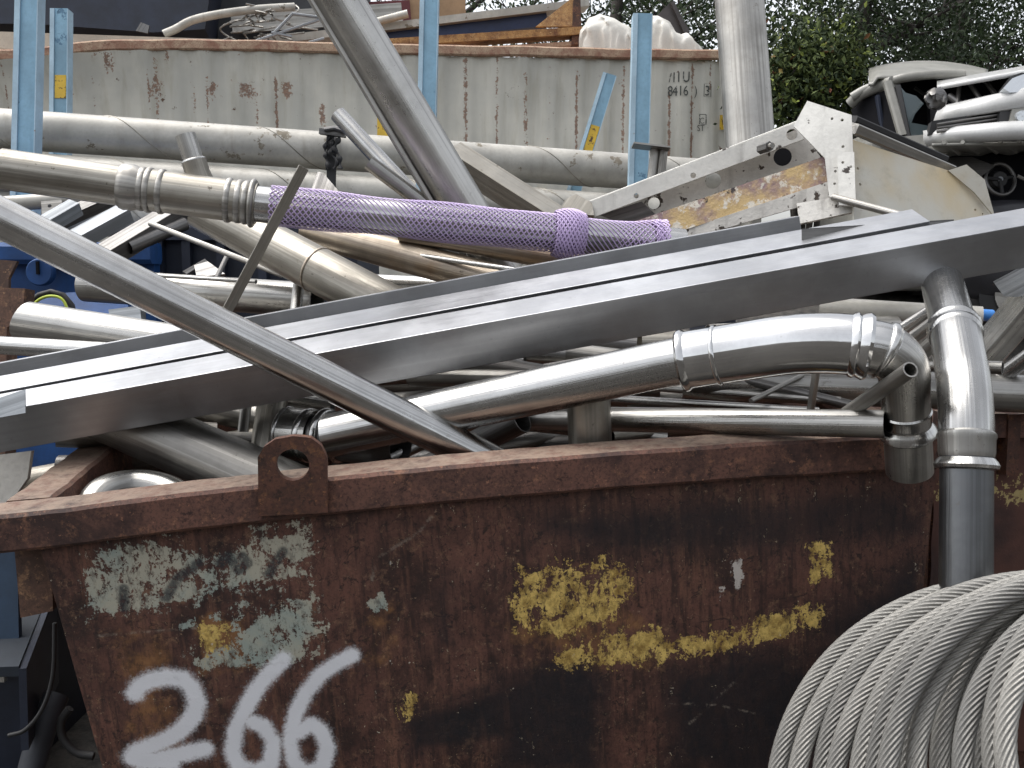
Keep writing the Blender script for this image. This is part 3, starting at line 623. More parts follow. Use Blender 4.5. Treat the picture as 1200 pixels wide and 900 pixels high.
for s_, h_ in ((a0 + .055, .006), (a0 + .035, .004), (a1, .006), (a2, .006), (a2 + .03, .004), (a3 - .012, .012), (a3 - .03, .005)):
    q = MB(); collar(q, path, s_, bead(r * 1.02, h_, .009)); q.build('bead', MAT['matte'], tp_)
br = Path(dense([P(238, 222, 2.965), P(217, 158, 2.945)], .01)); path2 = path; path = br
b0 = br.near(227, 189); bo = MB(); sweep(bo, seg(0, b0, 10), [W(34, 2.9) / 2 - .006 * min(1, i / 6) for i in range(11)], 30, .003); bo = bo.build('tee_branch', MAT['dirty'], tp_)
q = MB(); sweep(q, seg(b0, br.L[-1], 10), W(24, 2.88) / 2, 30, .003); q.build('branch_pipe', MAT['steel'], bo)
q = MB(); collar(q, br, b0, bead(W(26, 2.88) / 2, .004, .006)); q.build('bead', MAT['bright'], bo)
path = path2
def netting(s0, s1, rad, nstr, pitch, sr, wob=.004, lump=None):
    q = MB(); Lx = s1 - s0; k = max(40, int(Lx / .011)); pts = [path.at(s0 + Lx * i / k) for i in range(k + 1)]; T, N, B = frames(pts)
    rr = [rad(i / k) for i in range(k + 1)]
    for sgn in (1, -1):
        for j in range(nstr):
            ps = []
            for i in range(k + 1):
                # zigzag-hexagon net: strands pair up at the knots
                ph = 2 * math.pi * j / nstr + sgn * (Lx * i / k) * pitch; w_ = 1 + wob * math.sin(9 * i / k + 3 * math.sin(ph))
                R_ = (rr[i] + .0015 * sgn) * w_; ps.append(pts[i] + (N[i] * math.cos(ph) + B[i] * math.sin(ph)) * R_)
            # flat three-sided strand
            vs = []; 
            for i, p in enumerate(ps):
                t = (ps[min(i + 1, k)] - ps[max(i - 1, 0)]).normalized(); o = (p - pts[i]).normalized(); sd = t.cross(o)
                vs += [p + sd * sr, p + o * sr * .9, p - sd * sr]
            q.add(vs, [(i * 3 + a, i * 3 + (a + 1) % 3, i * 3 + 3 + (a + 1) % 3, i * 3 + 3 + a) for i in range(k) for a in range(3)])
    return q
m = NT('purple_plastic_net'); a = m.noise(7, 4); m.set(Base_Color=m.mix(a, (.42, .32, .55), (.55, .44, .67)), Roughness=.5, Subsurface_Weight=.0); MAT['net'] = m.m
e0, e1, eb = path.near(318, 241), path.near(770, 285), path.near(661, 275)
net = thing('net_sleeve', 'purple plastic netting sleeve pulled over the tee pipe', 'netting', path.at((e0 + e1) / 2))
rn = lambda t: r * .955 + .004 * math.sin(t * 17) * math.sin(t * 5) + (.012 * max(0, t - .93) / .07)
o = netting(e0, e1, rn, 19, 20, .0018).build('net_tube', MAT['net'], net, smooth=60); o['kind'] = 'stuff'
o = netting(eb - .035, eb + .06, lambda t: r * 1.10 + .012 * math.sin(t * math.pi), 22, 24, .0028).build('bunched_fold', MAT['net'], net, smooth=60); o['kind'] = 'stuff'
o = netting(e1 - .02, e1 + .02, lambda t: r * 1.06 + .01 * t, 22, 26, .003).build('net_hem', MAT['net'], net, smooth=60); o['kind'] = 'stuff'

# --- the heap behind
spipe('thick bright pipe rising steeply through the top edge of the picture', (330, -108, 3.06), (590, 322, 3.42), 57, 'steel')
q = MB(); extrude(q, rect(.02, .02, .004), P(301, -108, 3.02), P(552, 315, 3.36), Vector((-.8, -.3, .4))); tag(q.build('steel_bar', MAT['matte'], smooth=None), 'thin square bar along the left of the steep thick pipe', 'steel bar')
spipe('slim open tube leaning left above the purple netting, upper one', (396, 134, 3.5), (520, 268, 3.4), 20, 'bright')
spipe('slim open tube leaning left above the purple netting, lower one', (432, 190, 3.25), (545, 275, 3.35), 18, 'steel')
q = MB(); extrude(q, chan(.09, .085, .004), P(524, 176, 3.75), P(690, 282, 3.6), Vector((.3, -.65, .7))); tag(q.build('channel_offcut', MAT['dirty'], smooth=None), 'pale channel offcut sloping down right of the steep thick pipe', 'steel channel')
spipe('large cut pipe with slanted open end below the tee pipe', (236, 244, 3.42), (500, 384, 3.05), 54, 'dirty', cut=.35)
q = MB(); pth = Path(dense([P(236, 244, 3.42), P(500, 384, 3.05)], .02)); 
collar(q, pth, pth.near(372, 316), bead(W(54.5, 3.2) / 2, .003, .005)); tag(q.build('pipe_clamp', MAT['brown'], smooth=40), 'rust stained clamp ring around the large cut pipe', 'clamp')
spipe('heat stained brown pipe sloping under the purple netting', (360, 270, 3.45), (660, 350, 3.15), 38, 'brown')
spipe('second brownish pipe above the first under the purple netting', (470, 270, 3.3), (700, 312, 3.2), 26, 'brown')
spipe('short bright pipe seen in the gap beneath the brown pipe', (420, 330, 3.6), (580, 338, 3.4), 20, 'bright')
spipe('small upright tube by the foot of the large cut pipe', (350, 335, 3.3), (342, 400, 3.2), 14, 'steel')
spipe('horizontal streaked pipe left of the large cut pipe', (100, 334, 3.6), (372, 352, 3.4), 40, 'steel')
spipe('large open pipe resting on the beams at left', (22, 374, 3.28), (260, 412, 3.15), 46, 'steel', cut=.3)
spipe('narrow pipe below the large open pipe at the left border', (-60, 401, 3.15), (170, 415, 3.02), 22, 'bright')
spipe('pale tube under the tee pipe at the left border', (-40, 242, 4.4), (110, 232, 4.5), 18, 'plastic_pipe')
spipe('dark tube lying behind the bracket pair', (150, 290, 4.1), (216, 262, 4.3), 17, 'dark_metal')
q = MB(); extrude(q, rect(.030, .007, .001), P(356, 196, 2.80), P(262, 372, 2.86), Vector((.5, -.8, .2))); tag(q.build('flat_bar', MAT['dirty'], smooth=None), 'thin flat bar leaning in front of the netted pipe', 'flat bar')
q = MB(); plate(q, [P(360, 236, 3.05), P(372, 201, 3.12), P(378, 202, 3.12), P(404, 232, 3.05)], .02); tag(q.build('steel_wedge', MAT['dark_metal'], smooth=None), 'small triangular plate poking up behind the netting', 'steel plate')
def chan2(label, a, b, w, h, mat='galv', up=(0, -.55, .8)):
    q = MB(); extrude(q, chan(w, h, .004), P(*a), P(*b), Vector(up)); return tag(q.build('galvanised_channel', MAT[mat], smooth=None), label, 'steel channel')
c1 = chan2('short galvanised channel with two bolt holes, left one of the pair', (36, 271, 3.8), (93, 238, 3.95), .06, .055)
chan2('short galvanised channel with torn end, right one of the pair', (84, 282, 3.8), (152, 245, 3.95), .07, .06)
chan2('dark channel lying behind the galvanised pair', (125, 296, 4.0), (222, 238, 4.3), .08, .08, 'dark_metal')
chan2('dark steel channel between the tee pipe and blue machine', (60, 262, 4.2), (140, 226, 4.4), .07, .05, 'dark_metal')
q = MB(); plate(q, [P(48, 236, 4.0), P(72, 234, 4.02), P(76, 256, 4.0), P(50, 258, 3.98)], .005, [(P(58, 241, 4.0), W(2.2, 4))]); tag(q.build('bracket_plate', MAT['matte'], smooth=None), 'small grey bracket plate with one hole behind the galvanised channel', 'steel plate')
q = MB(); plate(q, [P(127, 363, 3.35), P(164, 358, 3.35), P(166, 380, 3.33), P(131, 379, 3.33)], .05); tag(q.build('steel_block', MAT['galv'], smooth=None), 'pale sheet metal piece showing beside the leaning pipe', 'steel plate')
q = MB(); plate(q, [P(214, 318, 3.9), P(240, 303, 3.95), P(243, 306, 3.95), P(219, 321, 3.9)], .03); plate(q, [P(228, 312, 3.92), P(243, 305, 3.92), P(264, 322, 3.85), P(230, 324, 3.85)], .012); tag(q.build('angle_bracket', MAT['dark_metal'], smooth=None), 'bent angle bracket on the horizontal pipe', 'bracket')
# smaller pieces in the gaps of the heap
def rod(label, a, b, wpx, mat, name='steel_rod', cat='rod'): return spipe(label, a, b, wpx, mat, 0, name, cat, n=12)
rod('thin bright rod crossing below the purple netting', (470, 296, 3.3), (640, 322, 3.05), 6, 'bright')
rod('thin grey rod behind the large cut pipe', (176, 262, 3.8), (330, 322, 3.5), 7, 'matte')
rod('short dark rod standing near the bent angle bracket', (252, 330, 3.7), (268, 296, 3.8), 6, 'dark_metal')
rod('slim rod lying over the horizontal pipe at left', (170, 322, 3.5), (300, 330, 3.3), 5, 'steel')
rod('slim slanted rod under the elbow near the flat bar', (880, 470, 2.7), (940, 440, 2.85), 6, 'steel')
spipe('wide dull pipe low under the beams above the lifting lug', (215, 470, 3.15), (420, 520, 3.0), 34, 'matte')
spipe('pale pipe under the front beam left of the fitting', (150, 505, 3.1), (330, 470, 3.3), 24, 'steel')
spipe('dull pipe below the front beam near the pale plastic pipe', (830, 395, 3.3), (1050, 385, 3.4), 30, 'matte')
q = MB(); plate(q, [P(560, 440, 3.2), P(760, 405, 3.25), P(770, 440, 3.1), P(570, 475, 3.05)], .004); tag(q.build('gap_dark_sheet', MAT['dark_metal'], smooth=None), 'dark sheet added to darken the gap behind the long elbow pipe', 'steel sheet')  # dark sheet added so the gap behind the pipe looks black
# buried stock that fills the skip under the heap
KEEP = {4, 5, 9, 11, 13, 16, 17, 19, 21, 23, 24, 28, 31, 32, 33, 35, 37, 39}
for i in range(44):
    x0 = random.uniform(120, 1000); y0 = random.uniform(500, 560) if i < 18 else random.uniform(405, 480); d0 = random.uniform(2.85, 3.3) if i < 18 else random.uniform(3.2, 3.8)
    an = random.uniform(-.35, .35); L = random.uniform(260, 520)
    x0 = min(max(x0, 160), 900)
    a, b = (x0 - L / 2 * math.cos(an) * .7, y0 + L / 2 * math.sin(an) * .35, d0), (x0 + L / 2 * math.cos(an) * .7, y0 - L / 2 * math.sin(an) * .35, d0 + random.uniform(-.2, .2))
    w_, m_ = random.choice((16, 22, 30, 38)), random.choice(('steel', 'matte', 'dirty', 'dark_metal'))
    if i in KEEP: spipe('steel pipe buried among others inside the skip', a, b, w_, m_, group='pipes buried in the skip', n=16)

# ================================================================== WHITE MACHINE FRAME ON THE HEAP
mf = thing('machine_frame', 'chipped white machine frame with burnt yellow rail and cream side panel', 'machine frame', P(930, 265, 3.4))
def pl(name, pts, th, mat, parent, holes=(), label=None, away=None):
    q = MB(); plate(q, [P(*p) for p in pts], th, [(P(*h[:3]), W(h[3], h[2])) for h in holes], away); o = q.build(name, MAT[mat] if isinstance(mat, str) else mat, parent, smooth=None)
    if label: o['label'] = label
    return o
pl('top_rail', [(693, 236, 3.72), (935, 143, 3.5), (942, 163, 3.5), (697, 254, 3.72)], .012, 'frame_white', mf, [(745, 229, 3.66, 3), (812, 205, 3.6, 3.2), (928, 157, 3.5, 6.5)])
q = MB(); extrude(q, rect(.075, .010, .002), P(693, 236, 3.76), P(937, 142, 3.54), Vector((.1, -.15, 1))); q.build('rail_flange', MAT['frame_white'], mf, smooth=None)
m = NT('burnt_yellow_paint'); a = m.noise(7, 6, .65); b = m.noise(22, 7, .7); f = m.noise(70, 4)
c = m.mix(m.map(a, .4, .6), (.50, .36, .17), (.24, .16, .17)); c = m.mix(m.map(b, .52, .6), c, (.62, .58, .5)); c = m.mix(m.map(m.noise(13, 8, .72), .6, .64), c, (.04, .03, .03)); m.set(Base_Color=c, Roughness=.6); m.bump(m.math('ADD', b, f), .5, .006); MAT['burnt'] = m.m
pl('web_plate', [(700, 246, 3.82), (938, 150, 3.6), (962, 184, 3.58), (742, 268, 3.8)], .008, 'frame_web', mf, [(917, 183, 3.6, 10.5), (835, 211, 3.68, 9.5), (766, 238, 3.76, 7)])
pl('hole_dark_sheet', [(850, 200, 3.74), (935, 160, 3.68), (962, 190, 3.66), (870, 225, 3.72)], .01, 'dark', mf)  # dark sheet added behind the web to make its holes look dark
pl('rail_shade_plate', [(702, 252, 3.79), (752, 236, 3.74), (775, 258, 3.72), (742, 268, 3.77)], .006, 'dark_metal', mf)  # dark plate added to stand for the shadow under the top rail
pl('lower_rail', [(734, 262, 3.6), (966, 184, 3.36), (970, 214, 3.34), (790, 274, 3.55)], .012, 'burnt', mf, label='burnt yellow and white lower rail')
pl('rail_lip', [(790, 273, 3.545), (970, 213, 3.335), (972, 232, 3.33), (800, 282, 3.54)], .012, 'frame_web', mf)
pl('cross_strip', [(934, 238, 3.3), (1000, 228, 3.28), (1010, 246, 3.26), (938, 262, 3.28)], .012, 'frame_web', mf)
pl('corner_plate', [(929, 144, 3.34), (946, 118, 3.36), (998, 135, 3.30), (1000, 184, 3.28), (1001, 240, 3.24), (988, 240, 3.25), (972, 232, 3.30), (967, 187, 3.32)], .01, 'frame_white', mf,
   [(975, 139, 3.32, 1.6), (987, 141, 3.31, 1.8), (988, 173, 3.3, 1.8), (987, 192, 3.29, 1.8), (979, 201, 3.29, 1.6), (978, 215, 3.28, 1.6)])
pl('doubler_plate', [(981, 178, 3.27), (1001, 178, 3.25), (1003, 242, 3.22), (983, 240, 3.24)], .006, 'frame_white', mf, [(988, 192, 3.27, 1.8), (1007 - 10, 196, 3.25, 1.6)])
pl('side_panel', [(1000, 160, 3.3), (1114, 204, 3.5), (1136, 214, 3.52), (1160, 240, 3.52), (1166, 262, 3.5), (1166, 300, 3.46), (1000, 300, 3.22)], .008, 'panel_cream', mf, [(1139, 248, 3.5, 1.8), (1151, 251, 3.5, 1.2), (1008, 196, 3.29, 1.8), (1010, 215, 3.28, 1.8)], label='large yellowed cream side panel')
pl('folded_ear', [(1113, 199, 3.46), (1132, 193, 3.48), (1153, 211, 3.49), (1168, 254, 3.48), (1140, 226, 3.49)], .006, 'panel_cream', mf)
q = MB(); extrude(q, rect(.05, .035, .004), P(999, 150, 3.33), P(1113, 199, 3.54), Vector((0, -.3, 1))); q.build('panel_lip', MAT['matte'], mf, smooth=None)
q = MB(); extrude(q, rect(.06, .022, .004), P(997, 139, 3.36), P(1104, 186, 3.56), Vector((0, -.2, 1))); q.build('rubber_seal', MAT['black'], mf, smooth=None)
q = MB(); sweep(q, dense([P(976, 231, 3.26), P(1062, 254, 3.12)], .05), W(4.5, 3.2), 16, .003); q.build('brace_tube', MAT['matte'], mf)
pl('end_bracket', [(657, 243, 3.7), (664, 232, 3.72), (675, 228, 3.74), (694, 237, 3.72), (696, 253, 3.7), (684, 251, 3.69), (668, 257, 3.68)], .05, 'dirty', mf)
for x_, y_, d_ in ((891, 175, 3.5),):
    A = P(x_, y_, d_); q = MB(); sweep(q, [A, A + Vector((.02, -.05, .004))], W(6, d_), 6); b_ = q.build('bolt', MAT['dark_metal'], mf, smooth=30)
    q = MB(); sweep(q, [A + Vector((.02, -.05, .004)), A + Vector((.026, -.065, .005))], W(3.4, d_), 12); q.build('bolt_end', MAT['matte'], b_, smooth=30)
st = thing('capped_pipe_stub', 'pair of short tubes under a flat cap beside the blue post', 'pipe', P(775, 210, 4.6))
pl('cap_plate', [(743, 166, 4.5), (786, 171, 4.5), (786, 173, 4.5), (743, 168, 4.5)], .1, 'matte', st)
for x_ in (768, 778):
    q = MB(); sweep(q, dense([P(x_, 171, 4.58), P(x_ - 6, 225, 4.58)], .05), W(5.4, 4.58), 18, .003); q.build('tube', MAT['matte'], st)
spipe('very thick grey pipe standing upright behind the white machine frame', (862, -60, 5.0), (884, 240, 4.85), 57, 'matte', .008, n=40)

# ================================================================== PIPE RACK BEHIND: POSTS, LONG PIPES, STRAP
def post(label, a, b, wpx, sticker=None, flip=False):
    A, B = P(*a), P(*b); t = (A - B).normalized(); d = (a[2] + b[2]) / 2; w = W(wpx, d)
    foot = B - t * ((B.z - ground_z(B.x, B.y) + .1) / t.z)
    o = thing('blue_post', label, 'post', foot, 'blue steel posts of the pipe rack'); q = MB()
    sd = Vector((1, 0, 0)); sd = (sd - t * sd.dot(t)).normalized(); bk = t.cross(sd) * -1
    if bk.y < 0: bk = -bk
    wb = w * .74; q.box((A + foot) / 2 + sd * (w * .13), (wb / 2, w * .32, (A - foot).length / 2), (sd, bk, t)); q.build('post_web', MAT['blue'], o, smooth=None)
    q = MB(); q.box((A + foot) / 2 - sd * (w * .37), (w * .125, w * .4, (A - foot).length / 2 - .003), (sd, bk, t)); q.build('post_edge', MAT['blue_edge'], o, smooth=None)
    q = MB(); q.box((A + foot) / 2 + sd * (w * .515), (w * .025, w * .36, (A - foot).length / 2 - .005), (sd, bk, t)); q.build('post_edge', MAT['blue_edge'], o, smooth=None)
    if sticker:
        y0, y1 = sticker; f0 = (y0 - a[1]) / (b[1] - a[1]); f1 = (y1 - a[1]) / (b[1] - a[1]); c0, c1 = A.lerp(B, f0), A.lerp(B, f1)
        q = MB(); q.box((c0 + c1) / 2 + sd * (w * .13) - bk * (w * .32 + .002), (wb * .44, .002, (c0 - c1).length / 2), (sd, bk, t)); s_ = q.build('warning_sticker', MAT['sticker'], o, smooth=None); s_['label'] = 'worn yellow sticker'
    return o
post('tall blue steel post nearest the left border', (36, -40, 5.2), (31, 172, 5.2), 26)
post('shorter blue post with yellow sticker beside the tall left post', (72, 12, 6.9), (71, 140, 6.9), 20, (90, 117))
post('blue post standing behind the steep thick pipe', (504, -40, 5.3), (498, 235, 5.3), 21)
post('blue post left of the container numbers', (752, 18, 5.3), (747, 215, 5.3), 22)
post('leaning blue post with yellow sticker near its foot', (714, 88, 6.9), (685, 182, 6.9), 16, (148, 186))
pl('sticker_board', [(442, 130, 6.9), (459, 130, 6.9), (459, 166, 6.9), (442, 166, 6.9)], .03, 'sticker', None)
tag(bpy.data.objects['sticker_board'], 'short yellow plate showing behind the steep thick pipe', 'plate')
def longpipe(label, a, b, wpx, mat='plastic_pipe'):
    o = spipe(label, a, b, wpx, mat, .01, n=48, name='long_pipe'); A, B = P(*a), P(*b); r_ = W(wpx, (a[2] + b[2]) / 2) / 2; T, N, Bn = frames([A, B]); L = (B - A).length; k_ = int(L / .012)
    q = MB(); sweep(q, [A.lerp(B, i / k_) + (N[0] * math.cos(i / k_ * L * 6.283 / .85) + Bn[0] * math.sin(i / k_ * L * 6.283 / .85)) * r_ for i in range(k_ + 1)], .0035, 5); q.build('weld_seam', MAT['dirty'], o); return o
longpipe('long pale pipe, topmost in the rack behind the heap', (-260, 133, 5.5), (842, 208, 6.7), 44)
longpipe('long pale pipe lying just below the topmost rack pipe', (-260, 184, 5.45), (860, 258, 6.6), 46)
longpipe('long pale pipe at the bottom of the rack stack', (-260, 228, 5.5), (840, 300, 6.6), 46)
bed = thing('rack_bed', 'dark steel bed carrying the long pale pipes', 'pipe rack', (-.6, 6.0, ground_z(0, 6)))
for x_ in (-2.6, -.6, 1.3):
    y_ = 5.55 + (x_ + 2.6) / 3.9 * .95; z1 = P(600, 275, 6.1).z - .26 + .02 * x_; q = MB(); z0 = ground_z(x_, y_) - .1; q.box((x_, y_, (z0 + z1) / 2), (.08, .35, (z1 - z0) / 2)); q.build('bearer', MAT['navy'], bed, smooth=None)
# ratchet strap round the topmost pipe
rs = thing('ratchet_strap', 'black ratchet strap hooked over the topmost rack pipe', 'strap', P(388, 230, 5.8))
cA = P(388, 177, 6.02); rr_ = W(22.5, 6.0); ax = (P(842, 208, 6.7) - P(-260, 133, 5.5)).normalized(); upv = Vector((0, 0, 1)); upv = (upv - ax * upv.dot(ax)).normalized(); fwv = ax.cross(upv)
if fwv.y > 0: fwv = -fwv
lp = [cA + (upv * math.cos(t) + fwv * math.sin(t)) * (rr_ + .006) for t in np.linspace(-2.6, 1.7, 24)]; lp += [lp[-1] - upv * .12 + fwv * .02, lp[-1] - upv * .3 + fwv * .04]
q = MB()
vs = [p + ax * s_ * .028 for p in lp for s_ in (-1, 1)] + [p + ax * s_ * .028 + (p - cA).normalized() * .004 for p in lp for s_ in (-1, 1)]; n_ = len(lp) * 2
q.add(vs, [(2 * i, 2 * i + 1, 2 * i + 3, 2 * i + 2) for i in range(len(lp) - 1)] + [(n_ + 2 * i, n_ + 2 * i + 2, n_ + 2 * i + 3, n_ + 2 * i + 1) for i in range(len(lp) - 1)]); q.build('webbing', MAT['black'], rs)
for k, off in enumerate((-.02, .014, .03)):
    q = MB(); sweep(q, smoothpath([P(389 + off * 200 + random.uniform(-4, 4), y_, 5.86 - .01 * k) for y_ in (158, 166, 173, 181, 189, 198)], 5), [.012 + .006 * math.sin(i_ * .9 + k * 2) for i_ in range(26)], 7); q.build('strap_twist', MAT['black'], rs)
q = MB(); q.box(P(390, 156, 5.85), (.075, .03, .016), (Vector((1, .1, -.12)).normalized(), Vector((0, 1, 0)), Vector((.12, 0, 1)).normalized())); q.build('ratchet_body', MAT['dark_metal'], rs, smooth=None)
q = MB(); sweep(q, [P(380, 152, 5.8), P(392, 150, 5.8), P(404, 154, 5.8)], .014, 8); q.build('ratchet_handle', MAT['dark_metal'], rs)

# ================================================================== BLUE MACHINE AND SCRAPS AT LEFT
bm_ = thing('blue_machine', 'deep blue steel machine body with round cap behind the leaning pipe', 'machine', P(60, 470, 4.6))
z0 = ground_z(-1.5, 4.9)
q = MB(); A = P(-120, 300, 4.75); B = P(182, 300, 4.75); q.box(((A.x + B.x) / 2, 5.15, (A.z - .03 + z0) / 2), ((B.x - A.x) / 2, .38, (A.z - .03 - z0) / 2)); q.build('body', MAT['deep_blue'], bm_, smooth=None)
q = MB(); extrude(q, rect(.16, .10, .02), P(-120, 297, 4.72), P(183, 297, 4.72), Vector((0, 0, 1))); q.build('top_ledge', MAT['deep_blue'], bm_, smooth=30)
q = MB(); plate(q, [P(-60, 352, 4.45), P(150, 338, 4.45), P(150, 385, 4.3), P(-60, 392, 4.3)], .03); q.build('sloping_guard', MAT['deep_blue'], bm_, smooth=None)
cc = P(50, 319, 4.62); q = MB(); sweep(q, [cc, cc + Vector((0, -.03, 0)), cc + Vector((0, -.04, 0))], [W(16, 4.6), W(16, 4.6), W(14.5, 4.6)], 36); cp = q.build('round_cap', MAT['deep_blue'], bm_, smooth=30)
q = MB(); q.box(cc + Vector((.0, -.045, .02)), (.006, .008, .03)); q.build('slot', MAT['dark'], cp, smooth=None)
q = MB(); sweep(q, [P(x_, y_, 4.2) for x_, y_ in ((28, 372), (34, 356), (46, 346), (60, 342), (74, 346), (84, 358), (88, 376))], .013, 10); tag(q.build('cable_loop', MAT['black'], smooth=60), 'loop of black cable in front of the blue machine', 'cable')
q = MB(); sweep(q, smoothpath([P(x_, y_, 4.16) for x_, y_ in ((36, 360), (48, 350), (62, 347), (74, 352), (82, 370))], 6), .006, 8); tag(q.build('yellow_wire', plain('yellow_green_wire', (.5, .6, .08)), smooth=60), 'yellow green wire inside the black cable loop', 'wire')
pb = thing('navy_bin', 'dark navy steel bin behind the horizontal pipe', 'bin', P(260, 420, 5.0))
q = MB(); A, B = P(184, 275, 4.9), P(420, 300, 4.9); q.box(((A.x + B.x) / 2, 5.3, (A.z + z0) / 2), ((B.x - A.x) / 2, .4, (A.z - z0) / 2)); q.build('bin_wall', MAT['navy'], pb, smooth=None)
for x_ in (190, 222, 262, 310):
    q = MB(); t_ = P(x_, 280, 4.86); q.box((t_.x, 4.87, (A.z + z0) / 2), (.02, .025, (A.z - z0) / 2 - .004)); q.build('stiffener', MAT['navy'], pb, smooth=None)
q = MB(); q.box(((A.x + B.x) / 2, 4.88, A.z), ((B.x - A.x) / 2 + .01, .05, .03)); q.build('bin_rim', MAT['navy'], pb, smooth=None)
pl('rusty_plate', [(-30, 302, 4.0), (20, 306, 4.0), (10, 326, 4.0), (8, 700, 4.0), (-30, 700, 4.0)], .02, 'rust_light', None); tag(bpy.data.objects['rusty_plate'], 'upper brown rusty plate at the left border', 'steel plate')
pl('rusty_block', [(-30, 336, 3.7), (29, 338, 3.7), (26, 372, 3.7), (8, 384, 3.7), (4, 740, 3.7), (-30, 740, 3.7)], .08, 'rust_light', None); tag(bpy.data.objects['rusty_block'], 'lower brown rusty block at the left border above the pipes', 'steel block')
# lower left: things standing beside the skip
q = MB(); plate(q, [P(-60, 540, 3.0), P(40, 528, 3.05), P(36, 560, 3.05), P(8, 590, 3.0), P(4, 800, 3.0), P(-60, 800, 3.0)], .02); tag(q.build('pale_panel', MAT['bag'], smooth=None), 'pale panel edge left of the skip under the front beam', 'panel')
gb = thing('dark_blue_bin', 'dark blue bin with sloping grey lid at the lower left', 'bin', P(0, 1100, 3.0))
q = MB(); A, B = P(-160, 700, 3.0), P(24, 690, 3.0); q.box(((A.x + B.x) / 2 - .02, A.y + .5, (A.z - .12) / 2), ((B.x - A.x) / 2 - .05, .4, (A.z - .12) / 2)); q.build('bin_body', MAT['navy'], gb, smooth=None)
m = painted('dusty_blue_sheet', (.016, .023, .034), .75, .3)
pl('bin_lid', [(-160, 700, 3.3), (58, 690, 3.3), (22, 782, 2.75), (-160, 786, 2.75)], .03, m, gb)
pl('lid_side', [(58, 692, 3.3), (62, 800, 3.3), (24, 880, 2.75), (22, 784, 2.75)], .02, 'navy', gb, away=(1, .2, 0))
pl('blue_sheet', [(-40, 628, 2.95), (20, 640, 2.95), (22, 752, 2.93), (-40, 756, 2.93)], .02, painted('slate_blue_paint', (.02, .045, .085), .6, .3), None); tag(bpy.data.objects['blue_sheet'], 'slate blue sheet below the left end of the skip rim', 'steel sheet')
q = MB(); sweep(q, smoothpath([P(66, 815, 2.95), P(52, 850, 2.9), P(36, 905, 2.85), P(25, 970, 2.8)], 6), W(15, 2.9), 14); tag(q.build('thick_hose', painted('dusty_dark_hose', (.04, .045, .055), .6, .3), smooth=60), 'thick dusty hose standing left of the skip', 'hose')
q = MB(); sweep(q, smoothpath([P(x_, y_, 2.7) for x_, y_ in ((64, 730), (62, 790), (50, 830), (30, 855), (10, 862))], 6), .006, 8); tag(q.build('thin_hose', MAT['black'], smooth=60), 'thin black hose hanging in front of the blue bin', 'hose')
q = MB(); sweep(q, smoothpath([P(x_, y_, 2.85) for x_, y_ in ((82, 830), (72, 845), (74, 865), (90, 882), (110, 886))], 6), .012, 8); sw_ = tag(q.build('coiled_hose', MAT['black'], smooth=60), 'curled black hose beside the lower left skip edge', 'hose')

# ================================================================== SECOND SKIP AT RIGHT
sk2 = thing('second_skip', 'rusty skip with peeling yellow paint behind the downpipe', 'skip', P(1400, 900, 3.3))
m = NT('rust_with_peeling_yellow'); a = m.noise(4, 6); b = m.noise(24, 8, .7); f = m.noise(110, 4); sx = m.n('ShaderNodeSeparateXYZ'); m.t.links.new(m.n('ShaderNodeTexCoord').outputs['Object'], sx.inputs[0])
c = m.mix(m.map(a, .35, .62), (.035, .018, .016), (.10, .042, .03)); k = m.math('ADD', m.attr('band'), m.math('ADD', m.math('MULTIPLY', m.math('SUBTRACT', b, .5), 1.6), m.math('MULTIPLY', m.math('SUBTRACT', f, .5), .5)))
c = m.mix(m.map(k, .46, .53), c, m.mix(b, (.30, .22, .08), (.5, .4, .18))); m.set(Base_Color=c, Roughness=.75); m.bump(b, .5, .006); MAT['skip2'] = m.m
q = MB(); A, B = P(1098, 498, 2.95), P(1420, 486, 2.95); nr = 40; vs = []; band = []
for j in range(nr + 1):
    for i in range(13):
        p = A.lerp(B, i / 12); yy = 498 + (900 - 498) * j / nr; z = P(600, yy, 2.95).z; vs.append((p.x, p.y + .004 * math.sin(i * 3 + j), z)); band.append((max(0, 1 - abs((yy - 572 - 14 * mnoise.noise(Vector((i * .8, 0, 3)))) / 42)) * (.45 + .5 * abs(mnoise.noise(Vector((i * .7, j * .15, 9)))))) if yy > 525 else .08)
q.add(vs, [(j * 13 + i, (j + 1) * 13 + i, (j + 1) * 13 + i + 1, j * 13 + i + 1) for j in range(nr) for i in range(12)]); o = q.build('front_panel', MAT['skip2'], sk2, smooth=60)
at = o.data.attributes.new('band', 'FLOAT', 'POINT'); at.data.foreach_set('value', np.array(band, dtype=np.float32))
zt, zb = P(600, 498, 2.95).z, P(600, 900, 2.95).z
q = MB(); q.box(((A.x + B.x) / 2, A.y - .01, zt + .005), ((B.x - A.x) / 2, .04, .035)); q.build('rim_rail', MAT['rim'], sk2, smooth=None)
q = MB(); q.box((P(1187, 500, 2.9).x, A.y - .03, zt - .05), (.018, .03, .09)); q.build('stiffener', MAT['rust'], sk2, smooth=None)
q = MB(); q.box(((A.x + B.x) / 2, A.y + .6, zt / 2), ((B.x - A.x) / 2, .58, zt / 2 - .02)); q.build('skip_body', MAT['rust'], sk2, smooth=None)

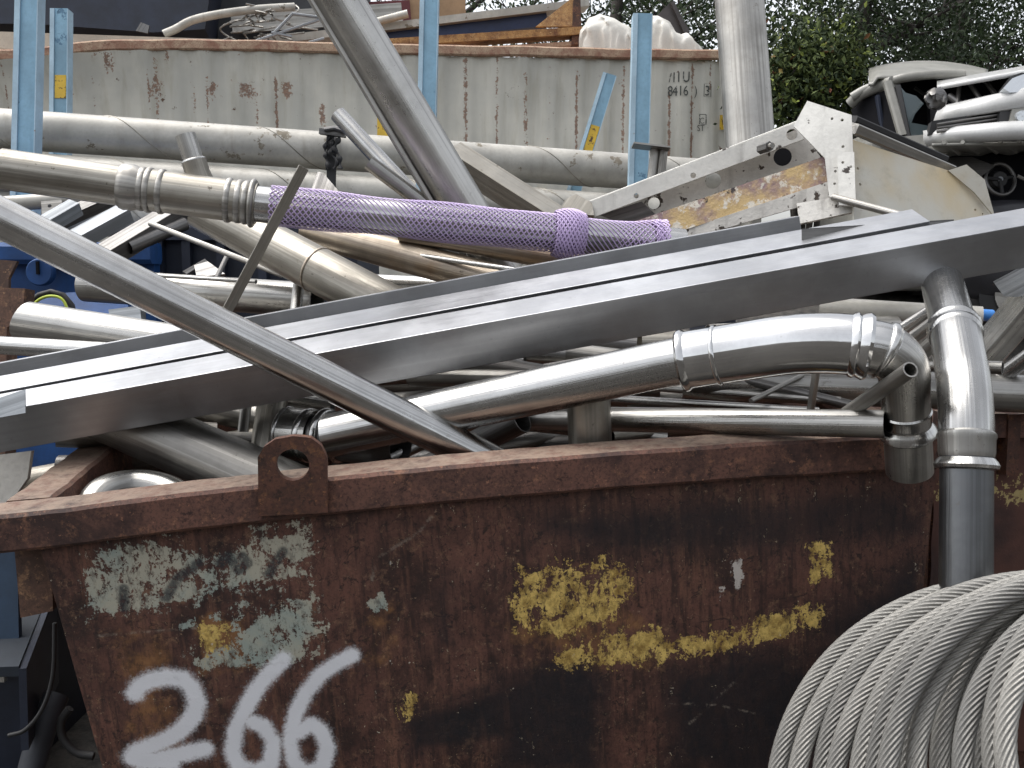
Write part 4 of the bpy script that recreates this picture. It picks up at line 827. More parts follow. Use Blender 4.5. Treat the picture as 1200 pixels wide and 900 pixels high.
# ================================================================== CONTAINER
CA, CB = P(-330, 50, 8.9), P(884, 66, 10.2); CA.z = CB.z = P(620, 58, 9.85).z
cu = (CB - CA); cu.z = 0; CLn = cu.length; cu.normalize(); cn = Vector((cu.y, -cu.x, 0))                 # cn points to the viewer
zc0 = CA.z - 2.55
def onC(x, y):                        # survey point on the container's side
    d = P(x, y, 1) - C0; t = (CA - C0).dot(cn) / d.dot(cn); q = C0 + d * t; return (q - CA).dot(cu), q.z
ct = thing('shipping_container', 'grey rust streaked shipping container with a dented top rail', 'container', CA.lerp(CB, .5) - Vector((0, 0, CA.z - ground_z(0, 9.5))))
raily = [(-330, 74), (0, 70), (40, 68), (80, 62), (140, 56), (200, 54.5), (300, 56), (420, 59), (600, 62), (840, 66), (900, 67)]
rs_, rz_ = zip(*[onC(*p) for p in raily]); railz = lambda s: float(np.interp(s, rs_, rz_))
pit = .278
def corr(s):
    f = (s / pit) % 1.0; return .0 if f < .28 else ((f - .28) / .22 if f < .5 else (1.0 if f < .78 else 1 - (f - .78) / .22))
ss = []; k = 0
while k * pit < CLn:
    ss += [k * pit + f * pit for f in (0, .1, .2, .28, .36, .43, .5, .6, .7, .78, .86, .93)]; k += 1
NR = 60; verts = []; rustm = []
rust_st = []
for x_, y0, y1, w_, a_ in [(183, 62, 145, 4, 1), (175, 95, 120, 3, .8), (227, 100, 148, 3, .8), (242, 95, 145, 3, .9), (300, 96, 145, 3, .8), (323, 98, 150, 4, .9), (378, 128, 145, 6, .7), (10, 80, 130, 3, .7), (85, 70, 110, 3, .6), (135, 65, 90, 5, .7), (197, 60, 70, 8, .8),
                            (545, 75, 175, 5, .95), (582, 70, 175, 4, .75), (616, 90, 165, 5, .8), (644, 90, 160, 3, .5), (676, 90, 180, 4, 1), (731, 80, 175, 4, .9), (785, 115, 190, 4, 1), (812, 82, 190, 4, 1), (833, 72, 110, 4, .7), (440, 100, 150, 3, .5), (405, 70, 120, 2, .5), (270, 90, 140, 2, .5), (110, 90, 150, 2, .5), (40, 95, 150, 2, .6), (345, 70, 100, 3, .5), (520, 75, 140, 2, .5), (656, 70, 150, 2, .4)]:
    s_, z0_ = onC(x_, y0); _, z1_ = onC(x_, y1); rust_st.append((s_, z0_, z1_, w_ * 8.5 / F / 2, a_ * .88))
for x_, y_, w_, h_ in [(290, 106, 22, 4), (335, 104, 16, 3), (250, 105, 9, 6), (378, 135, 8, 14), (130, 75, 8, 8), (185, 102, 12, 9)]:
    s_, z_ = onC(x_, y_); rust_st.append((s_, z_ + h_ * 9.7 / F / 2, z_ - h_ * 9.7 / F / 2, w_ * 9.7 / F / 2, .74))
for j in range(NR + 1):
    for s_ in ss:
        zt_ = railz(s_) - .05; z = zt_ + (zc0 - zt_) * (j / NR) ** 1.0; d_ = .022 * corr(s_)
        sg = max(0, (P(600, 53, 9.7).z - railz(s_))); bulge = min(.25, sg * 1.2) * math.exp(-(zt_ - z) / .35) + .02 * mnoise.noise(Vector((s_ * 1.3, z * 1.3, 0)))
        p = CA + cu * s_ - cn * (d_ - bulge); verts.append((p.x, p.y, z))
        r_ = 0
        for (q_, a_, b_, w_, am) in rust_st:
            if abs(s_ - q_) < w_ * 4: r_ = max(r_, am * math.exp(-((s_ - q_) / (w_ * 1.3)) ** 2) * (1 if b_ <= z <= a_ else math.exp(-(min(abs(z - a_), abs(z - b_)) / .08) ** 2)))
        rustm.append(max(r_, .32 * math.exp(-(zt_ - z) / .05)))
ns = len(ss); q = MB(); q.add(verts, [(j * ns + i, (j + 1) * ns + i, (j + 1) * ns + i + 1, j * ns + i + 1) for j in range(NR) for i in range(ns - 1)])
m = NT('grey_container_paint'); ob = m.coord('Object'); a = m.noise(1.6, 5); b = m.noise(16, 7, .68); f = m.noise(55, 5, .65); vst = m.noise(1, 6, .65, m.coord('Object', (9, 9, 1)))
c = m.mix(m.map(a, .35, .65), (.48, .47, .42), (.60, .58, .51)); c = m.mix(m.math('MULTIPLY', m.map(vst, .48, .7), .45), c, (.38, .35, .27)); c = m.mix(m.map(m.noise(9, 9, .75), .645, .665), c, (.12, .07, .045))
kr = m.map(m.math('ADD', m.attr('rust'), m.math('MULTIPLY', m.math('SUBTRACT', m.math('ADD', m.math('MULTIPLY', b, .6), m.math('MULTIPLY', f, .4)), .5), 3.4)), .5, .66); c = m.mix(m.math('MULTIPLY', kr, .85), c, m.mix(m.map(f, .35, .65), (.10, .045, .03), (.27, .14, .08)))
m.set(Base_Color=c, Roughness=.6); m.bump(m.math('ADD', b, f), .2, .01)
o = q.build('corrugated_side', m.m, ct, smooth=50); at = o.data.attributes.new('rust', 'FLOAT', 'POINT'); at.data.foreach_set('value', np.array(rustm, dtype=np.float32))
MAT['rail'] = rusty('tan_rail_rust', (.26, .13, .085), (.46, .34, .235), (.16, .07, .045), sc=6)
q = MB(); pts_ = []
n_ = 120; vs = []; 
for i in range(n_ + 1):
    s_ = CLn * i / n_; z = railz(s_) + .012 * mnoise.noise(Vector((s_ * 2, 0, 4))); sg = max(0, P(600, 53, 9.7).z - railz(s_)); base = CA + cu * s_ + cn * (.03 + min(.12, sg * .6))
    for x_, y_ in rect(.07, .10, .015): vs.append(Vector((base.x, base.y, z)) + cn * x_ + Vector((0, 0, y_)))
q.add(vs, [(i * 8 + k, (i + 1) * 8 + k, (i + 1) * 8 + (k + 1) % 8, i * 8 + (k + 1) % 8) for i in range(n_) for k in range(8)] + [tuple(range(8)), tuple(n_ * 8 + k for k in range(7, -1, -1))])
o = q.build('top_rail', MAT['rail'], ct, smooth=40); o['label'] = 'tan rusted top rail with a long dent'
bx = lambda s0, s1, n0, n1, z0_, z1_: MB().box(CA + cu * ((s0 + s1) / 2) - cn * ((n0 + n1) / 2) + Vector((0, 0, (z0_ + z1_) / 2 - CA.z)), ((s1 - s0) / 2, (n1 - n0) / 2, (z1_ - z0_) / 2), (cu, -cn, Vector((0, 0, 1))))
bx(0, CLn, .05, 2.35, CA.z - .20, CA.z - .17).build('roof', MAT['rail'], ct, smooth=None); bx(0, CLn, 2.36, 2.42, zc0, CA.z - .1).build('back_wall', MAT['plastic_pipe'], ct, smooth=None)
bx(CLn - .0, CLn + .1, -.05, 2.42, zc0, CA.z + .02).build('end_wall', MAT['plastic_pipe'], ct, smooth=None); bx(0, CLn, -.02, .12, zc0 - .15, zc0 + .02).build('bottom_rail', MAT['rust'], ct, smooth=None); bx(0, CLn, .13, 2.4, zc0 - .12, zc0 - .02).build('container_floor', MAT['rust'], ct, smooth=None)
bx(.02, CLn - .02, .0, 2.4, ground_z(0, 9.5) - .2, zc0 - .16).build('support_plinth', MAT['navy'], ct, smooth=None)
# stencilled marks (worn)
def mark(txt, x, y, hpx, mat, wid=1.0):
    cu_ = bpy.data.curves.new('mark', 'FONT'); cu_.body = txt; cu_.size = 1.0; ob_ = bpy.data.objects.new('mark', cu_); col.objects.link(ob_)
    dg = bpy.context.evaluated_depsgraph_get(); me = bpy.data.meshes.new_from_object(ob_.evaluated_get(dg)); bpy.data.objects.remove(ob_)
    s0, z0_ = onC(x, y); k_ = hpx * 9.95 / F / .72; o0 = parent_loc(ct)
    bm2 = bmesh.new(); bm2.from_mesh(me); bmesh.ops.triangulate(bm2, faces=bm2.faces); bmesh.ops.subdivide_edges(bm2, edges=[e for e in bm2.edges if e.calc_length() > .12], cuts=2); bm2.to_mesh(me); bm2.free()
    for v in me.vertices:
        s_ = s0 + v.co.x * k_ * wid; z = z0_ + v.co.y * k_; bl = .02 * mnoise.noise(Vector((s_ * 1.3, z * 1.3, 0))); p = CA + cu * s_ - cn * (.022 * corr(s_) - bl - .02); v.co = Vector((p.x, p.y, z)) - o0
    me.materials.clear(); me.materials.append(mat); ob_ = bpy.data.objects.new('stencil_mark', me); col.objects.link(ob_); ob_.parent = ct; return ob_
inkm = painted('worn_black_stencil', (.05, .055, .05), .6, .2, (.48, .48, .44), .58, 22)
for t_, x_, y_, h_ in (('/', 784, 96, 11), ('I', 788.5, 96, 12), ('1', 792, 96, 12), ('U', 799, 96, 12.5), ('8', 782.5, 112, 12), ('4', 788, 112, 12), ('1', 794, 112, 12), ('6', 800, 112, 12), (')', 814, 111, 11), ('3', 825.5, 112, 12), ('C', 820, 144.5, 7), ('ST', 817, 153.5, 7.5)):
    mark(t_, x_, y_, h_, inkm, .8)
def mbox(x0, y0, x1, y1, w_):
    for (a_, b_, c_, d_) in ((x0, y0, x1, y0 + w_), (x0, y1 - w_, x1, y1), (x0, y0 + w_, x0 + w_, y1 - w_), (x1 - w_, y0 + w_, x1, y1 - w_)):
        q = MB(); s0, zt_ = onC(a_, b_); s1, zb_ = onC(c_, d_); off = .036 * corr((s0 + s1) / 2) * .0 - .024
        q.add([CA + cu * s_ - cn * off + Vector((0, 0, z_ - CA.z)) for s_, z_ in ((s0, zb_), (s1, zb_), (s1, zt_), (s0, zt_))], [(0, 1, 2, 3)]); q.build('stencil_mark', inkm, ct, smooth=None)
mbox(818.5, 134, 827, 146.5, 1.0); mbox(824, 98.5, 832.5, 114, .5)
q = MB(); s0, z0_ = onC(843, 152); s1, z1_ = onC(850, 135); q.box(CA + cu * ((s0 + s1) / 2) + cn * .01 + Vector((0, 0, (z0_ + z1_) / 2 - CA.z)), ((s1 - s0) / 2, .004, (z1_ - z0_) / 2), (cu, cn, Vector((0, 0, 1)))); q.build('warning_sticker', MAT['sticker'], ct, smooth=None)

# ================================================================== SCRAP ON THE CONTAINER ROOF
def rp(x, y, dd=.3): return P(x, y, 9.3 + (x + 330) / 1214 * 1.3 + dd)
def rd(x, dd): return 9.3 + (x + 330) / 1214 * 1.3 + dd
q = MB(); extrude(q, chan(.12, .16, .006), rp(-260, 28, .1), rp(292, 47, .1), Vector((0, -.1, 1))); tag(q.build('cream_beam', painted('cream_beam_paint', (.5, .47, .4), .5, .2, (.2, .12, .07), .64, 8), smooth=None), 'cream beam lying along the container roof at left', 'beam')
q = MB(); pf = [rp(-260, -120, .5), rp(262, -120, .5), rp(240, 34, .5), rp(180, 38, .5), rp(40, 28, .5), rp(-260, 26, .5)]; plate(q, pf, 1.6); tag(q.build('navy_tipper', MAT['navy'], smooth=None), 'dark navy steel tipper body on the container at top left', 'container')
q = MB(); sweep(q, smoothpath([rp(192, 40, .2), rp(206, 34, .2), rp(225, 24, .2), rp(255, 17, .2), rp(300, 11, .3), rp(345, 8, .4)], 8), W(5, 9.8), 16); tag(q.build('bent_tube', MAT['plastic_pipe'], smooth=60), 'bent pale grey tube curving over the container roof', 'tube')
q = MB(); plate(q, [rp(159, 36, .25), rp(165, 26, .25), rp(175, 30, .25), rp(173, 39, .25)], .03); tag(q.build('steel_tab', MAT['dark_metal'], smooth=None), 'small dark square tab on the cream beam', 'steel plate')
wt = thing('wire_tangle', 'tangle of grey wire mesh and thin rods on the container roof', 'wire mesh', rp(320, 55, .3))
for i in range(26):
    x_, y_ = random.uniform(268, 345), random.uniform(14, 48); an = random.uniform(0, 6.28); L = random.uniform(15, 48)
    q = MB(); sweep(q, smoothpath([rp(x_ + L * t * math.cos(an + t * random.uniform(-.8, .8)), min(52, y_ + L * t * .5 * math.sin(an)), .2 + .3 * random.random()) for t in (0, .33, .66, 1)], 5), .010, 6); q.build('rod', MAT['matte'], wt)
for a_, b_ in (((300, 48), (378, 22)), ((342, 16), (380, 21)), ((343, 16), (320, 40)), ((318, 38), (342, 43)), ((362, 50), (380, 45))):
    q = MB(); sweep(q, [rp(*a_, .15), rp(*b_, .15)], .016, 6); q.build('rod', MAT['galv'], wt)
def slab(name, label, a, b, hpx, mat, depth=.25, cat='beam', dd=.4):
    q = MB(); A, B = rp(*a, dd), rp(*b, dd); h = W(hpx, 10); extrude(q, [(0, 0), (0, -h), (-depth, -h), (-depth, 0)], A, B, Vector((0, 0, 1))); return tag(q.build(name, MAT[mat] if isinstance(mat, str) else mat, smooth=None), label, cat)
slab('grey_beam', 'long pale grey beam sloping up across the container roof', (315, 43), (690, -2), 9, 'plastic_pipe', .3, dd=.5)
slab('navy_beam', 'dark blue box beam under the sloping grey beam', (430, 36), (640, 13), 18, painted('dark_blue_beam_paint', (.015, .03, .09), .5, .3), .3, dd=.6)
q = MB(); plate(q, [rp(255, -120, 1.1), rp(440, -120, 1.1), rp(425, 52, 1.1), rp(255, 52, 1.1)], .8); tag(q.build('dark_hopper', painted('dark_grey_hopper_paint', (.03, .032, .036), .6, .4, (.12, .11, .1), .6, 5), smooth=None), 'dark grey hopper standing behind the wire tangle', 'hopper')
slab('grey_sheet', 'broad grey sheet behind the wire tangle', (270, 16), (470, 3), 24, 'matte', .05, 'steel sheet', .9)
slab('rusty_channel', 'rusty orange channel beam along the container roof', (425, 47), (682, 31), 9, rusty('orange_rust', (.13, .05, .02), (.42, .24, .09), (.5, .33, .16), sc=4), .25, dd=.25)
slab('rusty_bar', 'lower rusty bar under the orange channel', (560, 55), (676, 48), 5, MAT['rail'], .2, dd=.3)
MAT['orange_rust'] = bpy.data.materials['orange_rust']
q = MB(); plate(q, [rp(628, 31, .3), rp(672, -4, .35), rp(677, -6, .35), rp(680, 31, .3)], .03); tag(q.build('rusty_gusset', MAT['orange_rust'], smooth=None), 'triangular rusty gusset at the right end of the orange channel', 'steel plate')
q = MB(); plate(q, [rp(672, 0, .3), rp(680, -10, .3), rp(682, 52, .28), rp(670, 52, .28)], .2); tag(q.build('rusty_end_plate', MAT['rust'], smooth=None), 'dark rusty upright end plate beside the white sack', 'steel plate')
slab('maroon_panel', 'maroon panel standing behind the sloping beam', (432, 2), (480, 0), 30, painted('maroon_paint', (.13, .02, .025), .5, .2), .1, 'panel', 1.2)
slab('tan_panel', 'tan panel standing next to the maroon panel', (476, -8), (545, -8), 34, painted('tan_paint', (.35, .22, .12), .6, .2), .1, 'panel', 1.25)
q = MB(); sweep(q, dense([rp(478, 16, .4), rp(425, 30, .45)], .05), W(5, 10), 20, .012); tag(q.build('short_tube', MAT['plastic_pipe'], smooth=45), 'short pale open tube lying on the sloping grey beam', 'tube')
# sacks
def sack(label, prof, dd, dep):
    xs_ = [p[0] for p in prof]; q = MB(); n = 40; mrow = 18; base = rp(600, 66, dd).z - .02
    def fn(u, v):
        x_ = xs_[0] + (xs_[-1] - xs_[0]) * u; yt = np.interp(x_, xs_, [p[1] for p in prof]); top = rp(x_, yt, dd); a_ = math.pi * v
        h = max(.02, top.z - base); y_ = top.y - dep * math.cos(a_) * (.5 + .5 * math.sin(math.pi * (.06 + .88 * u)) ** .5); k_ = math.sin(a_) ** .45
        wr = .05 * mnoise.noise(Vector((u * 5, v * 6, xs_[0]))) + .035 * mnoise.noise(Vector((u * 13, v * 16, xs_[0] + 5)))
        return Vector((top.x + wr, y_ + wr, base + h * k_ * (1 + wr * .6)))
    grid(q, fn, n, mrow * 2); return tag(q.build('white_sack', MAT['bag'], smooth=70), label, 'sack')
sack('rounded dusty white bulk sack left of the blue post', [(678, 62), (681, 40), (688, 25), (700, 20), (716, 25), (732, 36), (742, 46), (748, 62)], .5, .5)
sack('ragged white bulk sack right of the blue post', [(736, 62), (742, 28), (752, 22), (768, 22), (778, 30), (786, 42), (794, 46), (800, 42), (810, 52), (818, 64)], .6, .5)
q = MB(); plate(q, [rp(770, 18, .9), rp(786, 2, .9), rp(808, 34, .9), rp(800, 46, .9), rp(788, 44, .9)], .08); plate(q, [rp(786, 2, .85), rp(790, 1, .85), rp(818, 60, .85), rp(812, 62, .85)], .1); tag(q.build('brown_panel', painted('dark_brown_panel', (.05, .042, .04), .5, .3), smooth=None), 'dark brown panel tilted behind the ragged sack', 'panel')

# ================================================================== WRECKED VEHICLES AT RIGHT
DV = 8.2
def poly(name, pts, th, mat, par, label=None, holes=()):
    return pl(name, pts, th, mat, par, holes, label)
m = NT('dusty_broken_glass'); m.set(Base_Color=(.10, .13, .14), Roughness=.12, Transmission_Weight=.35, IOR=1.45); MAT['glass'] = m.m
m = NT('headlamp_lens'); m.set(Base_Color=(.62, .65, .68), Roughness=.1, Metallic=.5); m.bump(m.noise(50, 2), .2, .01); MAT['lamp'] = m.m
wk = thing('wrecked_van', 'cream wrecked van with smashed windscreen beneath the trees', 'van', P(1080, 330, DV + .9))
# roof: gently domed sheet
def roof(u, v):
    x_ = 1018 + (1158 - 1018) * u; yb = 90 - 2 * u + (8 if u < .05 else 0); top = 90 - 19 * math.sin(math.pi * (.16 + .72 * u)) ** .8; y_ = yb + (top - yb) * math.sin(v * math.pi / 2); return P(x_, y_, DV + .15 + 1.5 * v + .1 * u)
q = MB(); grid(q, roof, 30, 14); o = q.build('roof', MAT['cream_paint'], wk, smooth=60); o.modifiers.new('thick', 'SOLIDIFY').thickness = .02
q = MB(); sweep(q, smoothpath([P(998, 114, DV + .35), P(1016, 104, DV + .3), P(1038, 98, DV + .2), P(1060, 91, DV + .1), P(1100, 87, DV + .1), P(1130, 87, DV + .1)], 8), [W(5.5, DV)] * 41, 12); q.build('roof_gutter', MAT['cream_paint'], wk)
q = MB(); sweep(q, smoothpath([P(996, 122, DV + .42), P(1010, 110, DV + .34), P(1034, 100, DV + .22), P(1046, 96, DV + .12)], 8), [W(7, DV)] * 25, 12); q.build('door_frame', MAT['cream_paint'], wk)
q = MB(); extrude(q, rect(W(9, DV), .07, .015), P(1040, 97, DV + .05), P(1058, 160, DV - .1), Vector((1, 0, .2))); q.build('windscreen_pillar', MAT['cream_paint'], wk, smooth=35)
q = MB(); extrude(q, rect(W(3, DV), .05, .01), P(1052, 100, DV + .03), P(1064, 160, DV - .12), Vector((1, 0, .2))); q.build('pillar_seal', MAT['black'], wk, smooth=35)
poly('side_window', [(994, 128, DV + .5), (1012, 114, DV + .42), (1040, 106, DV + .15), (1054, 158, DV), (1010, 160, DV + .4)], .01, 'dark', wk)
q = MB(); extrude(q, rect(.05, .03, .005), P(1028, 112, DV + .2), P(1034, 150, DV + .2), Vector((1, 0, 0))); q.build('seat_edge', MAT['navy'], wk, smooth=None)
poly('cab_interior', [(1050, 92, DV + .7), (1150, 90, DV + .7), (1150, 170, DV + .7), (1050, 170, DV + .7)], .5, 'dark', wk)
poly('windscreen', [(1054, 100, DV + .02), (1062, 108, DV), (1074, 112, DV), (1082, 122, DV), (1072, 134, DV - .03), (1068, 144, DV - .05), (1090, 148, DV - .05), (1108, 150, DV - .05), (1108, 162, DV - .08), (1066, 160, DV - .08)], .008, 'glass', wk, 'smashed windscreen glass')
q = MB(); sweep(q, [P(1072, 103, DV + .4), P(1082, 110, DV + .4), P(1100, 110, DV + .4)], .015, 8); q.build('mirror_frame', MAT['black'], wk)
poly('bonnet_edge', [(1050, 160, DV - .1), (1084, 158, DV - .2), (1110, 175, DV - .3), (1106, 190, DV - .3), (1060, 170, DV - .1)], .05, 'cream_paint', wk)
q = MB(); q.box((P(1046, 220, DV + 1).x, DV + 1.2, (P(0, 165, DV + 1).z + ground_z(5, 9)) / 2), (.5, .75, (P(0, 165, DV + 1).z - ground_z(5, 9)) / 2)); o = q.build('lower_body', MAT['cream_paint'], wk, smooth=None); bv = o.modifiers.new('bevel', 'BEVEL'); bv.width = .12; bv.segments = 3

pk = thing('wrecked_pickup', 'white wrecked pickup front end stacked above other wrecks at the right border', 'pickup', P(1230, 182, DV))
def strip(name, top, bot, d0, bulge, mat, th=.03, label=None):
    q = MB(); n = 24; 
    def fn(u, v):
        x_ = top[0][0] + (top[-1][0] - top[0][0]) * u; xb = bot[0][0] + (bot[-1][0] - bot[0][0]) * u
        yt = np.interp(x_, [p[0] for p in top], [p[1] for p in top]); yb = np.interp(xb, [p[0] for p in bot], [p[1] for p in bot]); w_ = v
        return P(x_ + (xb - x_) * w_, yt + (yb - yt) * w_, d0 - bulge * math.sin(math.pi * w_) + .35 * (1 - min(1, u * 3)) ** 2)
    grid(q, fn, n, 10); o = q.build(name, MAT[mat], pk, smooth=60); o.modifiers.new('thick', 'SOLIDIFY').thickness = th
    if label: o['label'] = label
    return o
q = MB()
def hood(u, v): x_ = 1098 + (1420 - 1098) * u; y_ = 101 - 22 * min(1, u * 2.4) - 4 * u; return P(x_, y_ - 5 * v - 3 * math.sin(v * 3), DV - .55 + .9 * v + .25 * (1 - min(1, u * 4)) ** 2)
grid(q, hood, 30, 10); o = q.build('bonnet', MAT['white_paint'], pk, smooth=60); o.modifiers.new('thick', 'SOLIDIFY').thickness = .03
strip('upper_bumper_bar', [(1103, 128), (1130, 122), (1200, 106), (1420, 100)], [(1096, 141), (1130, 136), (1200, 124), (1420, 118)], DV - .6, .025, 'white_paint')
strip('lower_bumper', [(1083, 157), (1100, 154), (1180, 146), (1420, 142)], [(1086, 168), (1110, 164), (1190, 161), (1420, 158)], DV - .68, .045, 'white_paint')
poly('grille_back', [(1092, 142, DV - .45), (1186, 128, DV - .5), (1186, 150, DV - .5), (1088, 158, DV - .45)], .08, 'black', pk)
for k_ in range(3):
    q = MB(); sweep(q, [P(1098, 146 + k_ * 4.2, DV - .52), P(1176, 134 + k_ * 4.8, DV - .56)], .012, 8); q.build('grille_slat', MAT['dark_metal'], pk)
poly('grille_end', [(1172, 131, DV - .6), (1184, 129, DV - .6), (1182, 147, DV - .62), (1170, 150, DV - .62)], .05, 'black', pk)
poly('fog_lamp_surround', [(1186, 128, DV - .62), (1240, 122, DV - .62), (1240, 146, DV - .64), (1182, 148, DV - .64)], .05, 'cream_paint', pk)
q = MB(); A = P(1198, 136, DV - .66); sweep(q, [A + Vector((0, .05, 0)), A], W(6, DV), 18); q.build('fog_lamp', MAT['lamp'], pk)
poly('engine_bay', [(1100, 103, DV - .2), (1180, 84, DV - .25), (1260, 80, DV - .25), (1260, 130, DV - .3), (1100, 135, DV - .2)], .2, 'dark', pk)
for a_, b_, w_ in (((1135, 96), (1150, 118), 3), ((1152, 92), (1166, 110), 3), ((1112, 112), (1128, 124), 5), ((1124, 100), (1122, 122), 2.5)):
    q = MB(); sweep(q, [P(*a_, DV - .3), P(*b_, DV - .36)], W(w_, DV) / 2 + .01, 10); q.build('engine_strut', MAT['dark_metal'], pk)
q = MB()
def crumple(u, v): a_ = u * 6.283; return P(1097 + 14 * math.cos(a_) * math.sin(v * 3.1), 116 + 12 * math.sin(a_) * math.sin(v * 3.1) - 14 * (v - .5), DV - .42 - .12 * v) + Vector((.03 * mnoise.noise(Vector((u * 8, v * 8, 1))),) * 3)
grid(q, crumple, 20, 12, True); q.build('crumpled_wing', MAT['dark_metal'], pk, smooth=50)
poly('headlamp', [(1175, 104, DV - .62), (1186, 92, DV - .6), (1200, 86, DV - .6), (1250, 84, DV - .55), (1250, 106, DV - .6), (1184, 108, DV - .64)], .06, 'lamp', pk, 'clear headlamp')
poly('headlamp_bezel', [(1172, 106, DV - .58), (1184, 90, DV - .56), (1200, 83, DV - .56), (1255, 81, DV - .5), (1255, 109, DV - .56), (1182, 111, DV - .6)], .05, 'black', pk)
# skid plate with ribs
def skid(u, v): x0 = 1092 + (1320 - 1092) * u; return P(x0 + 10 * v, (168 - 5 * u) + (11 + 2 * math.sin(u * 40)) * v, DV - .6 + .5 * v)
q = MB(); grid(q, skid, 60, 6); o = q.build('skid_plate', MAT['cream_paint'], pk, smooth=50); o.modifiers.new('thick', 'SOLIDIFY').thickness = .02
for k_ in range(6):
    x_ = 1106 + k_ * 22; q = MB(); sweep(q, [P(x_, 167 - k_ * .5, DV - .61), P(x_ + 18, 180 - k_ * .6, DV - .2)], .016, 8); q.build('rib', MAT['cream_paint'], pk)
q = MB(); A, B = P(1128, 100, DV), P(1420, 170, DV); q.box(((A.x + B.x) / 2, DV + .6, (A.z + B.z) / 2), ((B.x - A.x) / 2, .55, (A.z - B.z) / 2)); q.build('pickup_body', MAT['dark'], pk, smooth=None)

lw = thing('crushed_car', 'crushed dark car with bare steering wheel under the white pickup', 'car', P(1180, 330, DV))
poly('dashboard', [(1105, 186, DV - .2), (1140, 182, DV - .25), (1165, 196, DV - .25), (1150, 206, DV - .3), (1110, 200, DV - .25)], .1, 'dark_metal', lw)
A, B = P(1100, 182, DV + .2), P(1420, 330, DV + .2); xm, xh = (A.x + B.x) / 2, (B.x - A.x) / 2; gz = ground_z(5, 8.5); zs = P(0, 238, DV).z
q = MB(); q.box((xm, DV + .85, (A.z + zs) / 2), (xh - .02, .45, (A.z - zs) / 2)); q.build('cabin', MAT['dark'], lw, smooth=None)
MAT['car_red'] = painted('faded_black_car_paint', (.018, .018, .022), .45, .3, (.10, .06, .04), .62, 6, .15, coat=.2)
q = MB()
def side(u, v): return Vector((xm - xh + 2 * xh * u, DV - .08 - .16 * math.sin(math.pi * (.15 + .7 * v)) + .05 * mnoise.noise(Vector((u * 5, v * 4, 2))), zs + .04 * mnoise.noise(Vector((u * 6, 0, 7))) - (zs - gz - .28) * v))
grid(q, side, 50, 16); o = q.build('body_side', MAT['car_red'], lw, smooth=60); o.modifiers.new('thick', 'SOLIDIFY').thickness = .03
q = MB(); q.box((xm, DV + .55, (zs + gz + .25) / 2), (xh, .5, (zs - gz - .3) / 2)); q.build('underbody', MAT['dark_metal'], lw, smooth=None)
for dx in (-.62, .62):
    c_ = Vector((xm + dx * xh, DV - .1, gz + .3)); q = MB(); sweep(q, [c_ + Vector((0, -.1, 0)), c_ + Vector((0, .1, 0))], .3, 32); w_ = q.build('wheel', MAT['black'], lw, smooth=40)
    q = MB(); sweep(q, [c_ + Vector((0, -.115, 0)), c_ + Vector((0, -.102, 0))], .18, 24); q.build('rim', MAT['matte'], w_, smooth=40)
for sx_ in (-.96, .96):
    q = MB(); extrude(q, rect(.06, .05, .01), Vector((xm + sx_ * xh, DV + .35, zs - .05)), Vector((xm + sx_ * xh, DV + .4, A.z)), Vector((0, 1, 0))); q.build('door_pillar', MAT['car_red'], lw, smooth=30)
cs = P(1172, 210, DV - .25); e1_, e2_ = Vector((1, .25, .1)).normalized(), Vector((-.05, .35, 1)).normalized(); swh = MB(); rw = W(19, DV)
loop = [cs + e1_ * rw * math.cos(t) + e2_ * rw * math.sin(t) for t in np.linspace(0, 6.283, 41)]; sweep(swh, loop, .016, 10); sw2 = swh.build('steering_wheel', MAT['dark_metal'], lw)
q = MB(); sweep(q, [cs + Vector((0, .06, 0)), cs], [.07, .06], 20); q.build('hub', MAT['black'], sw2)
q = MB(); sweep(q, [cs + Vector((0, -.002, 0)), cs + Vector((0, -.012, 0))], [.022, .02], 16); q.build('badge', MAT['galv'], sw2)
for t in (.1, 3.0, 4.7):
    q = MB(); sweep(q, [cs, cs + e1_ * rw * math.cos(t) + e2_ * rw * math.sin(t)], .014, 8); q.build('spoke', MAT['black'], sw2)
for a_, b_ in (((1138, 210), (1150, 214)), ((1192, 206), (1204, 212))):
    q = MB(); sweep(q, [P(*a_, DV - .3), P(*b_, DV - .3)], .014, 8); q.build('stalk', MAT['matte'], lw)

# ================================================================== TREES
m = NT('dark_green_leaves'); oi = m.n('ShaderNodeNewGeometry').outputs['Random Per Island']
c = m.mix(oi, (.014, .028, .012), (.046, .072, .026)); m.set(Base_Color=c, Roughness=.55)
tr = m.n('ShaderNodeBsdfTranslucent'); m.t.links.new(c, tr.inputs[0]); ms = m.n('ShaderNodeMixShader'); ms.inputs[0].default_value = .25; m.t.links.new(m.b.outputs[0], ms.inputs[1]); m.t.links.new(tr.outputs[0], ms.inputs[2]); m.t.links.new(ms.outputs[0], m.out.inputs[0]); MAT['leaf'] = m.m
m = NT('mixed_green_red_leaves'); oi = m.n('ShaderNodeNewGeometry').outputs['Random Per Island']
c = m.mix(m.map(oi, .2, .7), (.022, .036, .014), (.075, .10, .03)); c = m.mix(m.map(oi, .91, .94), c, (.14, .03, .025)); c = m.mix(m.map(oi, .93, .96), c, (.2, .24, .05)); m.set(Base_Color=c, Roughness=.75, Specular_IOR_Level=.25); MAT['leaf2'] = m.m
MAT['bark'] = rusty('dark_bark', (.018, .015, .012), (.05, .042, .034), (.07, .06, .05))
